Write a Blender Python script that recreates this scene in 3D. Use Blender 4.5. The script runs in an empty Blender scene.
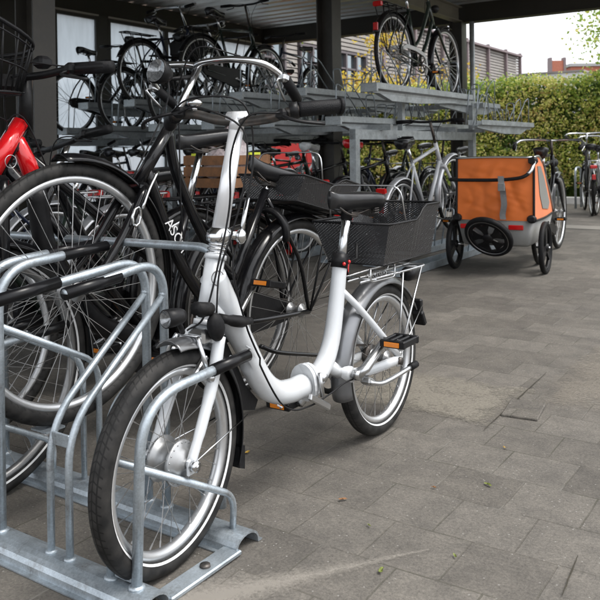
import bpy, math, random
from mathutils import Vector, Matrix, noise
random.seed(7)
scene = bpy.context.scene
C = scene.collection
PI = math.pi
A34 = math.radians(34)

# ------------------------------------------------------------------ frames
# the yard is laid out on two square directions: "a" away along the parked bikes, "b" across them
SITE = Matrix.Rotation(-A34, 4, 'Z')            # local (b, a, z) -> world


def S(b, a, z=0.0):
    return SITE @ Vector((b, a, z))


# ------------------------------------------------------------------ materials
MATS = {}


def new_mat(name):
    m = bpy.data.materials.new(name)
    m.use_nodes = True
    nt = m.node_tree
    for n in list(nt.nodes):
        nt.nodes.remove(n)
    out = nt.nodes.new('ShaderNodeOutputMaterial')
    p = nt.nodes.new('ShaderNodeBsdfPrincipled')
    nt.links.new(p.outputs[0], out.inputs[0])
    return m, nt, p, out


def mat(name, col, rough=0.5, metal=0.0, var=0.15, scale=20.0, bump=0.0, bscale=120.0, coat=0.0, dirt=None, dirtamt=0.4, spec=None):
    if name in MATS:
        return MATS[name]
    m, nt, p, out = new_mat(name)
    tc = nt.nodes.new('ShaderNodeTexCoord')
    nz = nt.nodes.new('ShaderNodeTexNoise')
    nz.inputs['Scale'].default_value = scale
    nz.inputs['Detail'].default_value = 5
    nz.inputs['Roughness'].default_value = 0.65
    nt.links.new(tc.outputs['Object'], nz.inputs['Vector'])
    cr = nt.nodes.new('ShaderNodeValToRGB')
    cr.color_ramp.elements[0].position = 0.3
    cr.color_ramp.elements[1].position = 0.7
    lo = [c * (1 - var) for c in col]
    hi = [min(1, c * (1 + var)) for c in col]
    cr.color_ramp.elements[0].color = (*lo, 1)
    cr.color_ramp.elements[1].color = (*hi, 1)
    nt.links.new(nz.outputs['Fac'], cr.inputs['Fac'])
    src = cr.outputs['Color']
    if dirt:
        n2 = nt.nodes.new('ShaderNodeTexNoise')
        n2.inputs['Scale'].default_value = scale * 0.5
        n2.inputs['Detail'].default_value = 8
        n2.inputs['Roughness'].default_value = 0.75
        nt.links.new(tc.outputs['Object'], n2.inputs['Vector'])
        r2 = nt.nodes.new('ShaderNodeValToRGB')
        r2.color_ramp.elements[0].position = 0.48
        r2.color_ramp.elements[1].position = 0.68
        r2.color_ramp.elements[1].color = (dirtamt, dirtamt, dirtamt, 1)
        nt.links.new(n2.outputs['Fac'], r2.inputs['Fac'])
        mx = nt.nodes.new('ShaderNodeMixRGB')
        mx.inputs[2].default_value = (*dirt, 1)
        nt.links.new(r2.outputs['Color'], mx.inputs[0])
        nt.links.new(src, mx.inputs[1])
        src = mx.outputs[0]
    nt.links.new(src, p.inputs['Base Color'])
    rr = nt.nodes.new('ShaderNodeMapRange')
    rr.inputs['To Min'].default_value = max(0.02, rough * 0.8)
    rr.inputs['To Max'].default_value = min(1, rough * 1.25)
    nt.links.new(nz.outputs['Fac'], rr.inputs['Value'])
    nt.links.new(rr.outputs[0], p.inputs['Roughness'])
    p.inputs['Metallic'].default_value = metal
    if coat:
        p.inputs['Coat Weight'].default_value = coat
        p.inputs['Coat Roughness'].default_value = 0.08
    if spec is not None:
        p.inputs['Specular IOR Level'].default_value = spec
    if bump:
        b = nt.nodes.new('ShaderNodeBump')
        b.inputs['Strength'].default_value = bump
        b.inputs['Distance'].default_value = 0.004
        n3 = nt.nodes.new('ShaderNodeTexNoise')
        n3.inputs['Scale'].default_value = bscale
        n3.inputs['Detail'].default_value = 4
        nt.links.new(tc.outputs['Object'], n3.inputs['Vector'])
        nt.links.new(n3.outputs['Fac'], b.inputs['Height'])
        nt.links.new(b.outputs[0], p.inputs['Normal'])
    MATS[name] = m
    return m


M_WHITE = mat('white_paint', (.56, .58, .60), .22, 0, .03, 6, coat=.6, dirt=(.3, .27, .23), dirtamt=.3)
M_RED = mat('red_paint', (.68, .008, .012), .18, .1, .08, 8, coat=.8)
M_BLACK = mat('black_paint', (.005, .005, .006), .2, 0, .2, 12, coat=.22, dirt=(.035, .03, .026), dirtamt=.25, spec=.3)
M_GREENB = mat('bottle_green_paint', (.012, .022, .016), .25, 0, .2, 12, coat=.5)
M_BLUEB = mat('navy_paint', (.015, .022, .05), .25, 0, .2, 12, coat=.5)
M_SILVP = mat('silver_paint', (.55, .56, .58), .3, .6, .06, 10, coat=.4)
M_GREYP = mat('grey_fender_paint', (.2, .205, .215), .3, .7, .08, 14, coat=.3, dirt=(.2, .18, .15), dirtamt=.3)
M_PLAST = mat('black_plastic', (.009, .009, .01), .42, 0, .2, 30, bump=.15, dirt=(.022, .02, .018), dirtamt=.3, spec=.22)
M_RUB = mat('black_rubber', (.009, .009, .01), .55, 0, .25, 40, bump=.2, dirt=(.028, .026, .023), dirtamt=.3, spec=.16)
M_GRIP = mat('rubber_grip', (.009, .009, .01), .5, 0, .2, 60, bump=.4, bscale=400, spec=.16)
M_LEATH = mat('saddle_leather', (.012, .012, .013), .22, 0, .2, 30, bump=.12, bscale=500)
M_BSILV = mat('polished_stem', (.78, .79, .81), .24, .35, .03, 10, coat=.5, dirt=(.4, .38, .35), dirtamt=.15)
M_CHROME = mat('chrome', (.62, .63, .64), .16, 1, .06, 25, dirt=(.25, .22, .2), dirtamt=.25)
M_ALU = mat('aluminium', (.58, .59, .6), .3, 1, .08, 25, dirt=(.3, .27, .24), dirtamt=.3)
M_HUB = mat('satin_hub_alloy', (.36, .365, .37), .42, .85, .12, 40, dirt=(.18, .16, .14), dirtamt=.4)
M_RIM = mat('rim_aluminium', (.62, .63, .64), .34, .85, .07, 18, dirt=(.28, .25, .22), dirtamt=.35)
M_RIMD = mat('dull_rim', (.3, .3, .3), .4, .9, .15, 18, dirt=(.12, .1, .08), dirtamt=.5)
M_SPOKE = mat('spoke_steel', (.45, .45, .45), .35, 1, .2, 40, dirt=(.2, .16, .12), dirtamt=.4)
M_SLEEVE = mat('black_sleeve', (.005, .005, .006), .3, 0, .2, 30, spec=.3)
M_STRIPE = mat('reflective_stripe', (.6, .6, .6), .5, 0, .08, 40)
M_STEELD = mat('dark_steel', (.09, .085, .08), .45, .8, .3, 40, dirt=(.14, .08, .05), dirtamt=.5)
M_ORREF = mat('amber_reflector', (.75, .22, .01), .2, 0, .05, 90, coat=.5)
M_REDREF = mat('red_reflector', (.55, .01, .01), .18, 0, .05, 90, coat=.5)
M_LENS = mat('lamp_lens', (.22, .23, .24), .12, .55, .6, 160, coat=1)
M_ORFAB = None
M_WOOD = mat('crate_wood', (.19, .085, .032), .65, 0, .35, 25, bump=.3)
M_FILM = mat('white_plastic_film', (.5, .42, .42), .2, 0, .4, 40, bump=.8, bscale=60, coat=.5)
M_YEL = mat('yellow_tape', (.55, .6, .03), .5, 0, .1, 20)


def galv(name, base=(.42, .47, .51), metal=.75, rough=.42, scale=55):
    """hot dip galvanised steel: spangle + blotches"""
    m, nt, p, out = new_mat(name)
    tc = nt.nodes.new('ShaderNodeTexCoord')
    vo = nt.nodes.new('ShaderNodeTexVoronoi')
    vo.inputs['Scale'].default_value = scale * 5
    nt.links.new(tc.outputs['Object'], vo.inputs['Vector'])
    nz = nt.nodes.new('ShaderNodeTexNoise')
    nz.inputs['Scale'].default_value = 9
    nz.inputs['Detail'].default_value = 8
    nz.inputs['Roughness'].default_value = .7
    nt.links.new(tc.outputs['Object'], nz.inputs['Vector'])
    mx = nt.nodes.new('ShaderNodeMixRGB')
    mx.inputs[0].default_value = .16
    nt.links.new(nz.outputs['Fac'], mx.inputs[1])
    nt.links.new(vo.outputs['Color'], mx.inputs[2])
    bw = nt.nodes.new('ShaderNodeRGBToBW')
    nt.links.new(mx.outputs[0], bw.inputs[0])
    cr = nt.nodes.new('ShaderNodeValToRGB')
    cr.color_ramp.elements[0].position = .3
    cr.color_ramp.elements[1].position = .72
    cr.color_ramp.elements[0].color = (*[c * .62 for c in base], 1)
    cr.color_ramp.elements[1].color = (*[min(1, c * 1.3) for c in base], 1)
    nt.links.new(bw.outputs[0], cr.inputs['Fac'])
    dn = nt.nodes.new('ShaderNodeTexNoise'); dn.inputs['Scale'].default_value = 16; dn.inputs['Detail'].default_value = 9; dn.inputs['Roughness'].default_value = .8
    nt.links.new(tc.outputs['Object'], dn.inputs['Vector'])
    dr = nt.nodes.new('ShaderNodeValToRGB'); dr.color_ramp.elements[0].position = .54; dr.color_ramp.elements[1].position = .72
    dr.color_ramp.elements[1].color = (.7, .7, .7, 1)
    nt.links.new(dn.outputs['Fac'], dr.inputs['Fac'])
    dm = nt.nodes.new('ShaderNodeMixRGB'); dm.inputs[2].default_value = (.13, .105, .08, 1)
    nt.links.new(dr.outputs[0], dm.inputs[0]); nt.links.new(cr.outputs[0], dm.inputs[1])
    nt.links.new(dm.outputs[0], p.inputs['Base Color'])
    rr = nt.nodes.new('ShaderNodeMapRange')
    rr.inputs['To Min'].default_value = rough * .75
    rr.inputs['To Max'].default_value = rough * 1.35
    nt.links.new(bw.outputs[0], rr.inputs['Value'])
    nt.links.new(rr.outputs[0], p.inputs['Roughness'])
    p.inputs['Metallic'].default_value = metal
    return m


M_GALV = galv('galvanised_steel')
M_GALVD = galv('weathered_galvanised_steel', (.40, .43, .44), .5, .5, 20)
M_POST = mat('umber_painted_steel', (.048, .044, .038), .45, .2, .15, 5, bump=.1, bscale=60, dirt=(.09, .083, .07), dirtamt=.35)
M_BEAM = mat('dark_beam_paint', (.028, .025, .019), .55, 0, .15, 3)
M_FRAME = mat('window_frame_paint', (.028, .025, .019), .5, 0, .1, 5)
M_TRIM = mat('pale_frame_trim', (.34, .32, .27), .5, 0, .1, 8)


def roof_mat():
    m, nt, p, out = new_mat('roof_sheet_steel')
    tc = nt.nodes.new('ShaderNodeTexCoord')
    nz = nt.nodes.new('ShaderNodeTexNoise')
    nz.inputs['Scale'].default_value = 1.4
    nz.inputs['Detail'].default_value = 7
    nt.links.new(tc.outputs['Object'], nz.inputs['Vector'])
    cr = nt.nodes.new('ShaderNodeValToRGB')
    cr.color_ramp.elements[0].position = .3
    cr.color_ramp.elements[1].position = .7
    cr.color_ramp.elements[0].color = (.38, .38, .36, 1)
    cr.color_ramp.elements[1].color = (.54, .54, .52, 1)
    nt.links.new(nz.outputs['Fac'], cr.inputs['Fac'])
    nt.links.new(cr.outputs[0], p.inputs['Base Color'])
    p.inputs['Metallic'].default_value = .6
    p.inputs['Roughness'].default_value = .33
    return m


M_ROOF = roof_mat()


def tyre_mat():
    """tread blocks cut around the running surface, in wheel-local coordinates"""
    m, nt, p, out = new_mat('tyre_rubber')
    tc = nt.nodes.new('ShaderNodeTexCoord')
    sx = nt.nodes.new('ShaderNodeSeparateXYZ')
    nt.links.new(tc.outputs['Object'], sx.inputs[0])

    def mth(op, a, b=None):
        n = nt.nodes.new('ShaderNodeMath')
        n.operation = op
        for i, v in enumerate((a, b)):
            if v is None:
                continue
            if isinstance(v, (int, float)):
                n.inputs[i].default_value = v
            else:
                nt.links.new(v, n.inputs[i])
        return n.outputs[0]
    ang = mth('ARCTAN2', sx.outputs[0], sx.outputs[2])
    ay = mth('ABSOLUTE', sx.outputs[1])
    t = mth('ADD', mth('MULTIPLY', ang, 13.0), mth('MULTIPLY', ay, 40.0))
    fr = mth('FRACT', t)
    g1 = mth('GREATER_THAN', mth('ABSOLUTE', mth('SUBTRACT', fr, .5)), .40)
    fy = mth('FRACT', mth('MULTIPLY', ay, 95.0))
    g2 = mth('GREATER_THAN', mth('ABSOLUTE', mth('SUBTRACT', fy, .5)), .36)
    tread = mth('LESS_THAN', ay, .018)
    g = mth('MULTIPLY', mth('MAXIMUM', g1, g2), tread)
    nz = nt.nodes.new('ShaderNodeTexNoise')
    nz.inputs['Scale'].default_value = 30
    nz.inputs['Detail'].default_value = 6
    nt.links.new(tc.outputs['Object'], nz.inputs['Vector'])
    cr = nt.nodes.new('ShaderNodeValToRGB')
    cr.color_ramp.elements[0].position = .35
    cr.color_ramp.elements[1].position = .75
    cr.color_ramp.elements[0].color = (.012, .012, .012, 1)
    cr.color_ramp.elements[1].color = (.038, .036, .034, 1)
    nt.links.new(nz.outputs['Fac'], cr.inputs['Fac'])
    mx = nt.nodes.new('ShaderNodeMixRGB')
    nt.links.new(mth('MULTIPLY', g, .8), mx.inputs[0])
    nt.links.new(cr.outputs[0], mx.inputs[1])
    mx.inputs[2].default_value = (.006, .006, .006, 1)
    nt.links.new(mx.outputs[0], p.inputs['Base Color'])
    b = nt.nodes.new('ShaderNodeBump')
    b.inputs['Strength'].default_value = .8
    b.inputs['Distance'].default_value = .002
    b.invert = True
    nt.links.new(g, b.inputs['Height'])
    nt.links.new(b.outputs[0], p.inputs['Normal'])
    p.inputs['Roughness'].default_value = .58
    p.inputs['Specular IOR Level'].default_value = .2
    return m


M_TYRE = tyre_mat()


def mesh_mat():
    """expanded-metal mesh of a wire basket: real holes between strands, in the basket's own coordinates"""
    m, nt, p, out = new_mat('black_wire_mesh')
    tc = nt.nodes.new('ShaderNodeTexCoord')
    sx = nt.nodes.new('ShaderNodeSeparateXYZ')
    nt.links.new(tc.outputs['Object'], sx.inputs[0])

    def mth(op, a, b=None):
        n = nt.nodes.new('ShaderNodeMath')
        n.operation = op
        for i, v in enumerate((a, b)):
            if v is None:
                continue
            if isinstance(v, (int, float)):
                n.inputs[i].default_value = v
            else:
                nt.links.new(v, n.inputs[i])
        return n.outputs[0]
    s = mth('MULTIPLY', mth('ADD', sx.outputs[0], sx.outputs[1]), 80.0)
    t = mth('MULTIPLY', sx.outputs[2], 130.0)
    u1 = mth('ABSOLUTE', mth('SUBTRACT', mth('FRACT', mth('ADD', s, t)), .5))
    u2 = mth('ABSOLUTE', mth('SUBTRACT', mth('FRACT', mth('SUBTRACT', s, t)), .5))
    hole = mth('MULTIPLY', mth('LESS_THAN', u1, .21), mth('LESS_THAN', u2, .21))
    p.inputs['Base Color'].default_value = (.03, .03, .032, 1)
    p.inputs['Roughness'].default_value = .35
    tr = nt.nodes.new('ShaderNodeBsdfTransparent')
    ms = nt.nodes.new('ShaderNodeMixShader')
    nt.links.new(hole, ms.inputs[0])
    nt.links.new(p.outputs[0], ms.inputs[1])
    nt.links.new(tr.outputs[0], ms.inputs[2])
    nt.links.new(ms.outputs[0], out.inputs[0])
    return m


M_MESH = mesh_mat()


# ------------------------------------------------------------------ mesh building
def smooth_pts(pts, n=6):
    P = [Vector(p) for p in pts]
    if len(P) < 3:
        return P
    out = []
    for i in range(len(P) - 1):
        p0 = P[i - 1] if i > 0 else P[i] * 2 - P[i + 1]
        p1, p2 = P[i], P[i + 1]
        p3 = P[i + 2] if i + 2 < len(P) else P[i + 1] * 2 - P[i]
        for k in range(n):
            t = k / n
            out.append(0.5 * ((2 * p1) + (p2 - p0) * t + (2 * p0 - 5 * p1 + 4 * p2 - p3) * t * t + (3 * p1 - p0 - 3 * p2 + p3) * t ** 3))
    out.append(P[-1])
    return out


def round_path(pts, r, n=6):
    """polyline with corners rounded by radius r"""
    P = [Vector(p) for p in pts]
    out = [P[0]]
    for i in range(1, len(P) - 1):
        d0 = (P[i - 1] - P[i]); d1 = (P[i + 1] - P[i])
        L = min(r, d0.length * .49, d1.length * .49)
        a = P[i] + d0.normalized() * L
        b = P[i] + d1.normalized() * L
        for k in range(n + 1):
            t = k / n
            out.append((1 - t) ** 2 * a + 2 * t * (1 - t) * P[i] + t * t * b)
    out.append(P[-1])
    return out


class MB:
    def __init__(s):
        s.v = []; s.f = []; s.sm = []; s.xf = None; s.mi = []; s.cm = 0

    def _add(s, vs, fs, smooth=True):
        o = len(s.v)
        for p in vs:
            p = Vector(p)
            if s.xf is not None:
                p = s.xf @ p
            s.v.append(p)
        for f in fs:
            s.f.append(tuple(i + o for i in f)); s.sm.append(smooth); s.mi.append(s.cm)

    def box(s, c, size, rot=None, bev=0.0):
        c = Vector(c); hx, hy, hz = [d / 2 for d in size]
        if bev <= 0:
            vs = [Vector((x * hx, y * hy, z * hz)) for x in (-1, 1) for y in (-1, 1) for z in (-1, 1)]
            fs = [(0, 1, 3, 2), (4, 6, 7, 5), (0, 4, 5, 1), (2, 3, 7, 6), (0, 2, 6, 4), (1, 5, 7, 3)]
        else:
            e = min(bev, hx * .9, hy * .9, hz * .9)
            vs = []
            prof = [(-hz, e), (-hz + e, 0), (hz - e, 0), (hz, e)]
            for z, ins in prof:
                X, Y = hx - ins, hy - ins
                k = e * .7 if ins == 0 else e * .4
                vs += [Vector(p) for p in ((-X + k, -Y, z), (X - k, -Y, z), (X, -Y + k, z), (X, Y - k, z), (X - k, Y, z), (-X + k, Y, z), (-X, Y - k, z), (-X, -Y + k, z))]
            fs = [tuple(range(7, -1, -1)), tuple(range(24, 32))]
            for r in range(3):
                for i in range(8):
                    j = (i + 1) % 8
                    fs.append((r * 8 + i, r * 8 + j, r * 8 + 8 + j, r * 8 + 8 + i))
        if rot is not None:
            vs = [rot @ v for v in vs]
        s._add([v + c for v in vs], fs, False)

    def tube(s, pts, r, seg=8, closed=False, cap=True, flat=None):
        P = [Vector(p) for p in pts]
        Q = [P[0]]
        for p in P[1:]:
            if (p - Q[-1]).length > 1e-6:
                Q.append(p)
        P = Q
        n = len(P)
        if n < 2:
            return
        R = r if isinstance(r, (list, tuple)) else [r] * n
        if len(R) != n:
            R = [R[0] + (R[-1] - R[0]) * i / (n - 1) for i in range(n)] if len(R) == 2 else [R[min(len(R) - 1, int(i * len(R) / n))] for i in range(n)]
        vs = []
        up = None
        for i in range(n):
            if closed:
                t = (P[(i + 1) % n] - P[i - 1])
            else:
                t = (P[min(i + 1, n - 1)] - P[max(i - 1, 0)])
            if t.length < 1e-9:
                t = Vector((0, 0, 1))
            t.normalize()
            if up is None:
                up = Vector((0, 0, 1)) if abs(t.z) < .9 else Vector((1, 0, 0))
            side = t.cross(up)
            if side.length < 1e-5:
                side = t.orthogonal()
            side.normalize()
            up = side.cross(t).normalized()
            for k in range(seg):
                a = 2 * PI * (k + .5) / seg
                q = side * math.cos(a) * R[i] + up * math.sin(a) * R[i] * (flat or 1)
                vs.append(P[i] + q)
        fs = []
        m = n if closed else n - 1
        for i in range(m):
            j = (i + 1) % n
            for k in range(seg):
                l = (k + 1) % seg
                fs.append((i * seg + k, i * seg + l, j * seg + l, j * seg + k))
        if cap and not closed:
            fs.append(tuple(range(seg - 1, -1, -1)))
            fs.append(tuple(range((n - 1) * seg, n * seg)))
        s._add(vs, fs, seg > 4)

    def stick(s, a, b, r, seg=4):
        s.tube([a, b], r, seg, cap=False)

    def lathe(s, prof, c=(0, 0, 0), axis='y', seg=24, closed=False, arc=None):
        """prof: list of (radius, along-axis)"""
        vs = []; n = len(prof)
        for i in range(seg):
            a = 2 * PI * i / seg
            ca, sa = math.cos(a), math.sin(a)
            for r, h in prof:
                if axis == 'y':
                    v = Vector((r * ca, h, r * sa))
                elif axis == 'z':
                    v = Vector((r * ca, r * sa, h))
                else:
                    v = Vector((h, r * ca, r * sa))
                vs.append(v + Vector(c))
        fs = []
        mm = n if closed else n - 1
        for i in range(seg):
            j = (i + 1) % seg
            for k in range(mm):
                l = (k + 1) % n
                fs.append((i * n + k, j * n + k, j * n + l, i * n + l))
        s._add(vs, fs)

    def sweep_arc(s, prof, c, a0, a1, n=28, caps=True):
        """closed profile [(radius, y)] swept in the xz-plane from angle a0 to a1 (0 = +x, 90 = up)"""
        vs = []; k = len(prof)
        for i in range(n + 1):
            a = math.radians(a0 + (a1 - a0) * i / n)
            ca, sa = math.cos(a), math.sin(a)
            for r, y in prof:
                vs.append(Vector((c[0] + r * ca, c[1] + y, c[2] + r * sa)))
        fs = []
        for i in range(n):
            for j in range(k):
                l = (j + 1) % k
                fs.append((i * k + j, (i + 1) * k + j, (i + 1) * k + l, i * k + l))
        if caps:
            fs.append(tuple(range(k))); fs.append(tuple(range((n + 1) * k - 1, n * k - 1, -1)))
        s._add(vs, fs)

    def loft(s, rings, cap=True, smooth=True):
        k = len(rings[0]); vs = [p for r in rings for p in r]; fs = []
        for i in range(len(rings) - 1):
            for j in range(k):
                l = (j + 1) % k
                fs.append((i * k + j, i * k + l, (i + 1) * k + l, (i + 1) * k + j))
        if cap:
            fs.append(tuple(range(k - 1, -1, -1))); fs.append(tuple(range((len(rings) - 1) * k, len(rings) * k)))
        s._add(vs, fs, smooth)

    def quad(s, *p):
        s._add(p, [tuple(range(len(p)))], False)

    def plate(s, pts, t, axis='y', c=0.0):
        """outline in two coordinates, given thickness along axis"""
        n = len(pts); vs = []
        for h in (c - t / 2, c + t / 2):
            for p, q in pts:
                vs.append({'y': Vector((p, h, q)), 'x': Vector((h, p, q)), 'z': Vector((p, q, h))}[axis])
        fs = [tuple(range(n - 1, -1, -1)), tuple(range(n, 2 * n))]
        for i in range(n):
            j = (i + 1) % n
            fs.append((i, j, n + j, n + i))
        s._add(vs, fs, False)

    def ball(s, c, r, seg=12, rot=None):
        rx, ry, rz = r if isinstance(r, (tuple, list)) else (r, r, r)
        rings = []
        m = max(4, seg // 2)
        for i in range(m + 1):
            ph = PI * i / m
            ph = min(max(ph, .02), PI - .02)
            ring = []
            for k in range(seg):
                a = 2 * PI * k / seg
                p = Vector((rx * math.sin(ph) * math.cos(a), ry * math.sin(ph) * math.sin(a), rz * math.cos(ph)))
                if rot is not None:
                    p = rot @ p
                ring.append(p + Vector(c))
            rings.append(ring)
        s.loft(rings)

    def mesh(s, name):
        me = bpy.data.meshes.new(name)
        me.from_pydata([tuple(v) for v in s.v], [], s.f)
        me.polygons.foreach_set('use_smooth', s.sm)
        me.polygons.foreach_set('material_index', s.mi)
        me.update()
        return me

    def build(s, name, m, parent=None):
        me = s.mesh(name)
        for mm in (m if isinstance(m, (list, tuple)) else [m]):
            me.materials.append(mm)
        return link(name, me, parent)


def link(name, me, parent=None):
    o = bpy.data.objects.new(name, me)
    C.objects.link(o)
    if parent:
        o.parent = parent
    return o


def empty(name, loc=(0, 0, 0), rz=0.0):
    o = bpy.data.objects.new(name, None)
    o.empty_display_size = .1
    C.objects.link(o)
    o.location = loc
    o.rotation_euler = (0, 0, rz)
    return o


def tag(o, label=None, cat=None, group=None, kind=None):
    if label: o['label'] = label
    if cat: o['category'] = cat
    if group: o['group'] = group
    if kind: o['kind'] = kind
    return o


KIDS = {}


def kids(o):
    return [c for c in bpy.data.objects if c.parent == o]


def copy_tree(o, parent=None, ix=None):
    if ix is None:
        ix = {}
        for c in bpy.data.objects:
            if c.parent:
                ix.setdefault(c.parent.name, []).append(c)
    c = o.copy()
    C.objects.link(c)
    c.parent = parent
    for ch in ix.get(o.name, []):
        copy_tree(ch, c, ix)
    return c


def site_thing(name, b, a, z, label, cat, group=None, rz=0.0):
    return tag(empty(name, S(b, a, z), -A34 + rz), label, cat, group)


_text_cache = {}


def text_mesh(txt, size, extrude=.0004):
    cu = bpy.data.curves.new('txt', 'FONT')
    cu.body = txt; cu.size = size; cu.extrude = extrude
    cu.align_x = 'CENTER'; cu.align_y = 'CENTER'; cu.resolution_u = 3
    o = bpy.data.objects.new('txt', cu)
    C.objects.link(o)
    dg = bpy.context.evaluated_depsgraph_get()
    dg.update()
    me = bpy.data.meshes.new_from_object(o.evaluated_get(dg))
    bpy.data.objects.remove(o)
    bpy.data.curves.remove(cu)
    return me


# ------------------------------------------------------------------ wheels
_wheels = {}


def wheel_meshes(R, tw, lod, ns, rimmat, stripe, motor=False):
    key = (R, tw, lod, ns, rimmat.name, stripe, motor)
    if key in _wheels:
        return _wheels[key]
    seg = {0: 96, 1: 56, 2: 32}[lod]
    r = tw / 2
    t = MB()
    n = {0: 14, 1: 8, 2: 6}[lod]
    prof = []
    for i in range(n):
        a = 2 * PI * i / n
        q = 1.0
        prof.append((R - r + r * math.cos(a) * 1.0, r * math.sin(a) * q))
    t.lathe(prof, seg=seg, closed=True)
    tm = t.mesh('tyre'); tm.materials.append(M_TYRE)
    rr = R - 2 * r * .93
    rm = MB()
    rm.lathe([(rr + .004, -r * .6), (rr - .010, -r * .58), (rr - .0165, -r * .25), (rr - .0175, 0), (rr - .0165, r * .25), (rr - .010, r * .58), (rr + .004, r * .6), (rr + .002, 0)], seg=seg, closed=True)
    rme = rm.mesh('wheel'); rme.materials.append(rimmat)
    sp = MB()
    ri = rr - .02
    hubr = .052 if motor else (.024 if lod == 0 else .022)
    sr = {0: .00095, 1: .0012, 2: .0015}[lod]
    if motor:
        hubr = .047
    for i in range(ns):
        side = 1 if i % 2 else -1
        a = 2 * PI * i / ns
        lead = (1 if (i // 2) % 2 else -1) * (1.15 if not motor else .5)
        ah = a + lead
        p0 = Vector((hubr * math.cos(ah), side * .026, hubr * math.sin(ah)))
        p1 = Vector((ri * math.cos(a), 0, ri * math.sin(a)))
        sp.stick(p0, p1, sr, 4 if lod == 0 else 3)
        if lod == 0:
            d = (p0 - p1).normalized()
            sp.stick(p1 + d * .014, p1, sr * 1.9, 4)
    sm = sp.mesh('spokes'); sm.materials.append(M_SPOKE)
    h = MB()
    if motor:
        h.lathe([(.001, -.047), (.012, -.047), (.014, -.042), (.03, -.041), (.034, -.033), (.049, -.031), (.0515, -.027), (.0515, -.022), (.041, -.021), (.040, 0), (.041, .021), (.0515, .022), (.0515, .027), (.049, .031), (.034, .033), (.03, .041), (.012, .044), (.001, .047)], seg=32)
        h.lathe([(.001, -.062), (.0065, -.062), (.0065, .062), (.001, .062)], seg=10)
        for i in range(20):
            a = 2 * PI * i / 20
            h.ball((.0465 * math.cos(a), -.0315, .0465 * math.sin(a)), .002, 6)
    else:
        h.lathe([(.001, -.05), (.007, -.05), (.007, -.034), (.016, -.034), (.016, -.031), (hubr + .003, -.028), (hubr + .003, -.024), (.014, -.02), (.013, 0), (.014, .02), (hubr + .003, .024), (hubr + .003, .028), (.016, .031), (.007, .034), (.007, .05), (.001, .05)], seg=20 if lod == 0 else 10)
    hm = h.mesh('hub'); hm.materials.append(M_HUB if lod < 2 else M_STEELD)
    st = None
    if stripe:
        st_ = MB()
        for sgn in (-1, 1):
            a0 = math.radians(118); a1 = math.radians(132)
            st_.lathe([(R - r + (r + .0006) * math.cos(a0), sgn * (r + .0006) * math.sin(a0)), (R - r + (r + .0006) * math.cos(a1), sgn * (r + .0006) * math.sin(a1))], seg=seg)
        st = st_.mesh('reflective_stripe'); st.materials.append(M_STRIPE)
    _wheels[key] = (rme, tm, sm, hm, st)
    return _wheels[key]


def add_wheel(parent, M, R, tw, lod=1, ns=36, rimmat=None, stripe=False, motor=False, refl=False):
    ms = wheel_meshes(R, tw, lod, ns, rimmat or M_RIM, stripe, motor)
    w = link('wheel', ms[0], parent)
    w.matrix_local = M if isinstance(M, Matrix) else Matrix.Translation(M)
    link('tyre', ms[1], w)
    link('spokes', ms[2], w)
    link('hub', ms[3], w)
    if ms[4]:
        link('reflective_stripe', ms[4], w)
    if refl:
        m = MB(); m.box((0, 0, R * .55), (.028, .02, .07), bev=.003); m.build('spoke_reflector', M_ORREF, w)
    return w


def mudguard(parent, c, R, tw, a0, a1, m, xf=None, name='mudguard', drop=.35, flap=False):
    k = MB(); k.xf = xf
    w = tw * .62
    outer = []; inner = []
    n = 8
    for i in range(n + 1):
        t = -1 + 2 * i / n
        rad = R + .012 - abs(t) ** 2.2 * tw * drop
        outer.append((rad + .0015, t * w)); inner.append((rad - .0015, t * w * .96))
    k.sweep_arc(outer + inner[::-1], c, a0, a1, 30)
    o = k.build(name, m, parent)
    return o


def saddle(parent, c, L=.27, W=.16, rise=0.0, m=None, post_to=None, yaw=0, name='saddle', springs=True):
    """nose at -x"""
    k = MB()
    rings = []
    n = 18
    for i in range(n + 1):
        t = i / n
        x = (t - .5) * L
        w = .018 + (W / 2 - .018) * (0 if t < .25 else ((t - .25) / .75)) ** 1.1 if t > .25 else .018 + .004 * t
        if t > .86:
            w *= math.sqrt(max(.04, 1 - ((t - .86) / .16) ** 2))
        if t < .07:
            w *= math.sqrt(max(.06, 1 - ((.07 - t) / .075) ** 2))
        z = rise * (t - .5) + .008 * math.cos((t - .15) * 2 * PI * .62) * -1
        th = .05 if t < .8 else .05 + .018 * (t - .8) / .2
        th = th * (.72 + .28 * t)
        ring = []
        for j in range(16):
            a = 2 * PI * j / 16
            ca, sa = math.cos(a), math.sin(a)
            yy = w * (abs(ca) ** .75) * (1 if ca >= 0 else -1)
            zz = (abs(sa) ** .8) * (.024 if sa > 0 else -th * .85)
            if sa <= 0:
                yy *= 1 - .12 * abs(sa)
            ring.append(Vector((x, yy, z + zz)))
        rings.append(ring)
    rot = Matrix.Rotation(yaw, 4, 'Z')
    k.xf = Matrix.Translation(c) @ rot
    k.loft(rings)
    o = k.build(name, m or M_LEATH, parent)
    r = MB(); r.xf = k.xf
    for y in (-.02, .02):
        r.tube(smooth_pts([(-L * .4, y * .4, -.012), (-L * .15, y, -.045), (.02, y, -.045), (L * .32, y * 2, -.03)], 5), .0035, 6)
    r.box((-.005, 0, -.047), (.04, .045, .018), bev=.003)
    if springs:
        for y in (-.045, .045):
            pts = [(L * .34 + .011 * math.cos(a), y + .011 * math.sin(a), -.05 + a * .0011) for a in [q * .7 for q in range(45)]]
            r.tube(pts, .002, 4)
    r.build('saddle_rail', M_STEELD if springs else M_CHROME, o)
    return o


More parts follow.
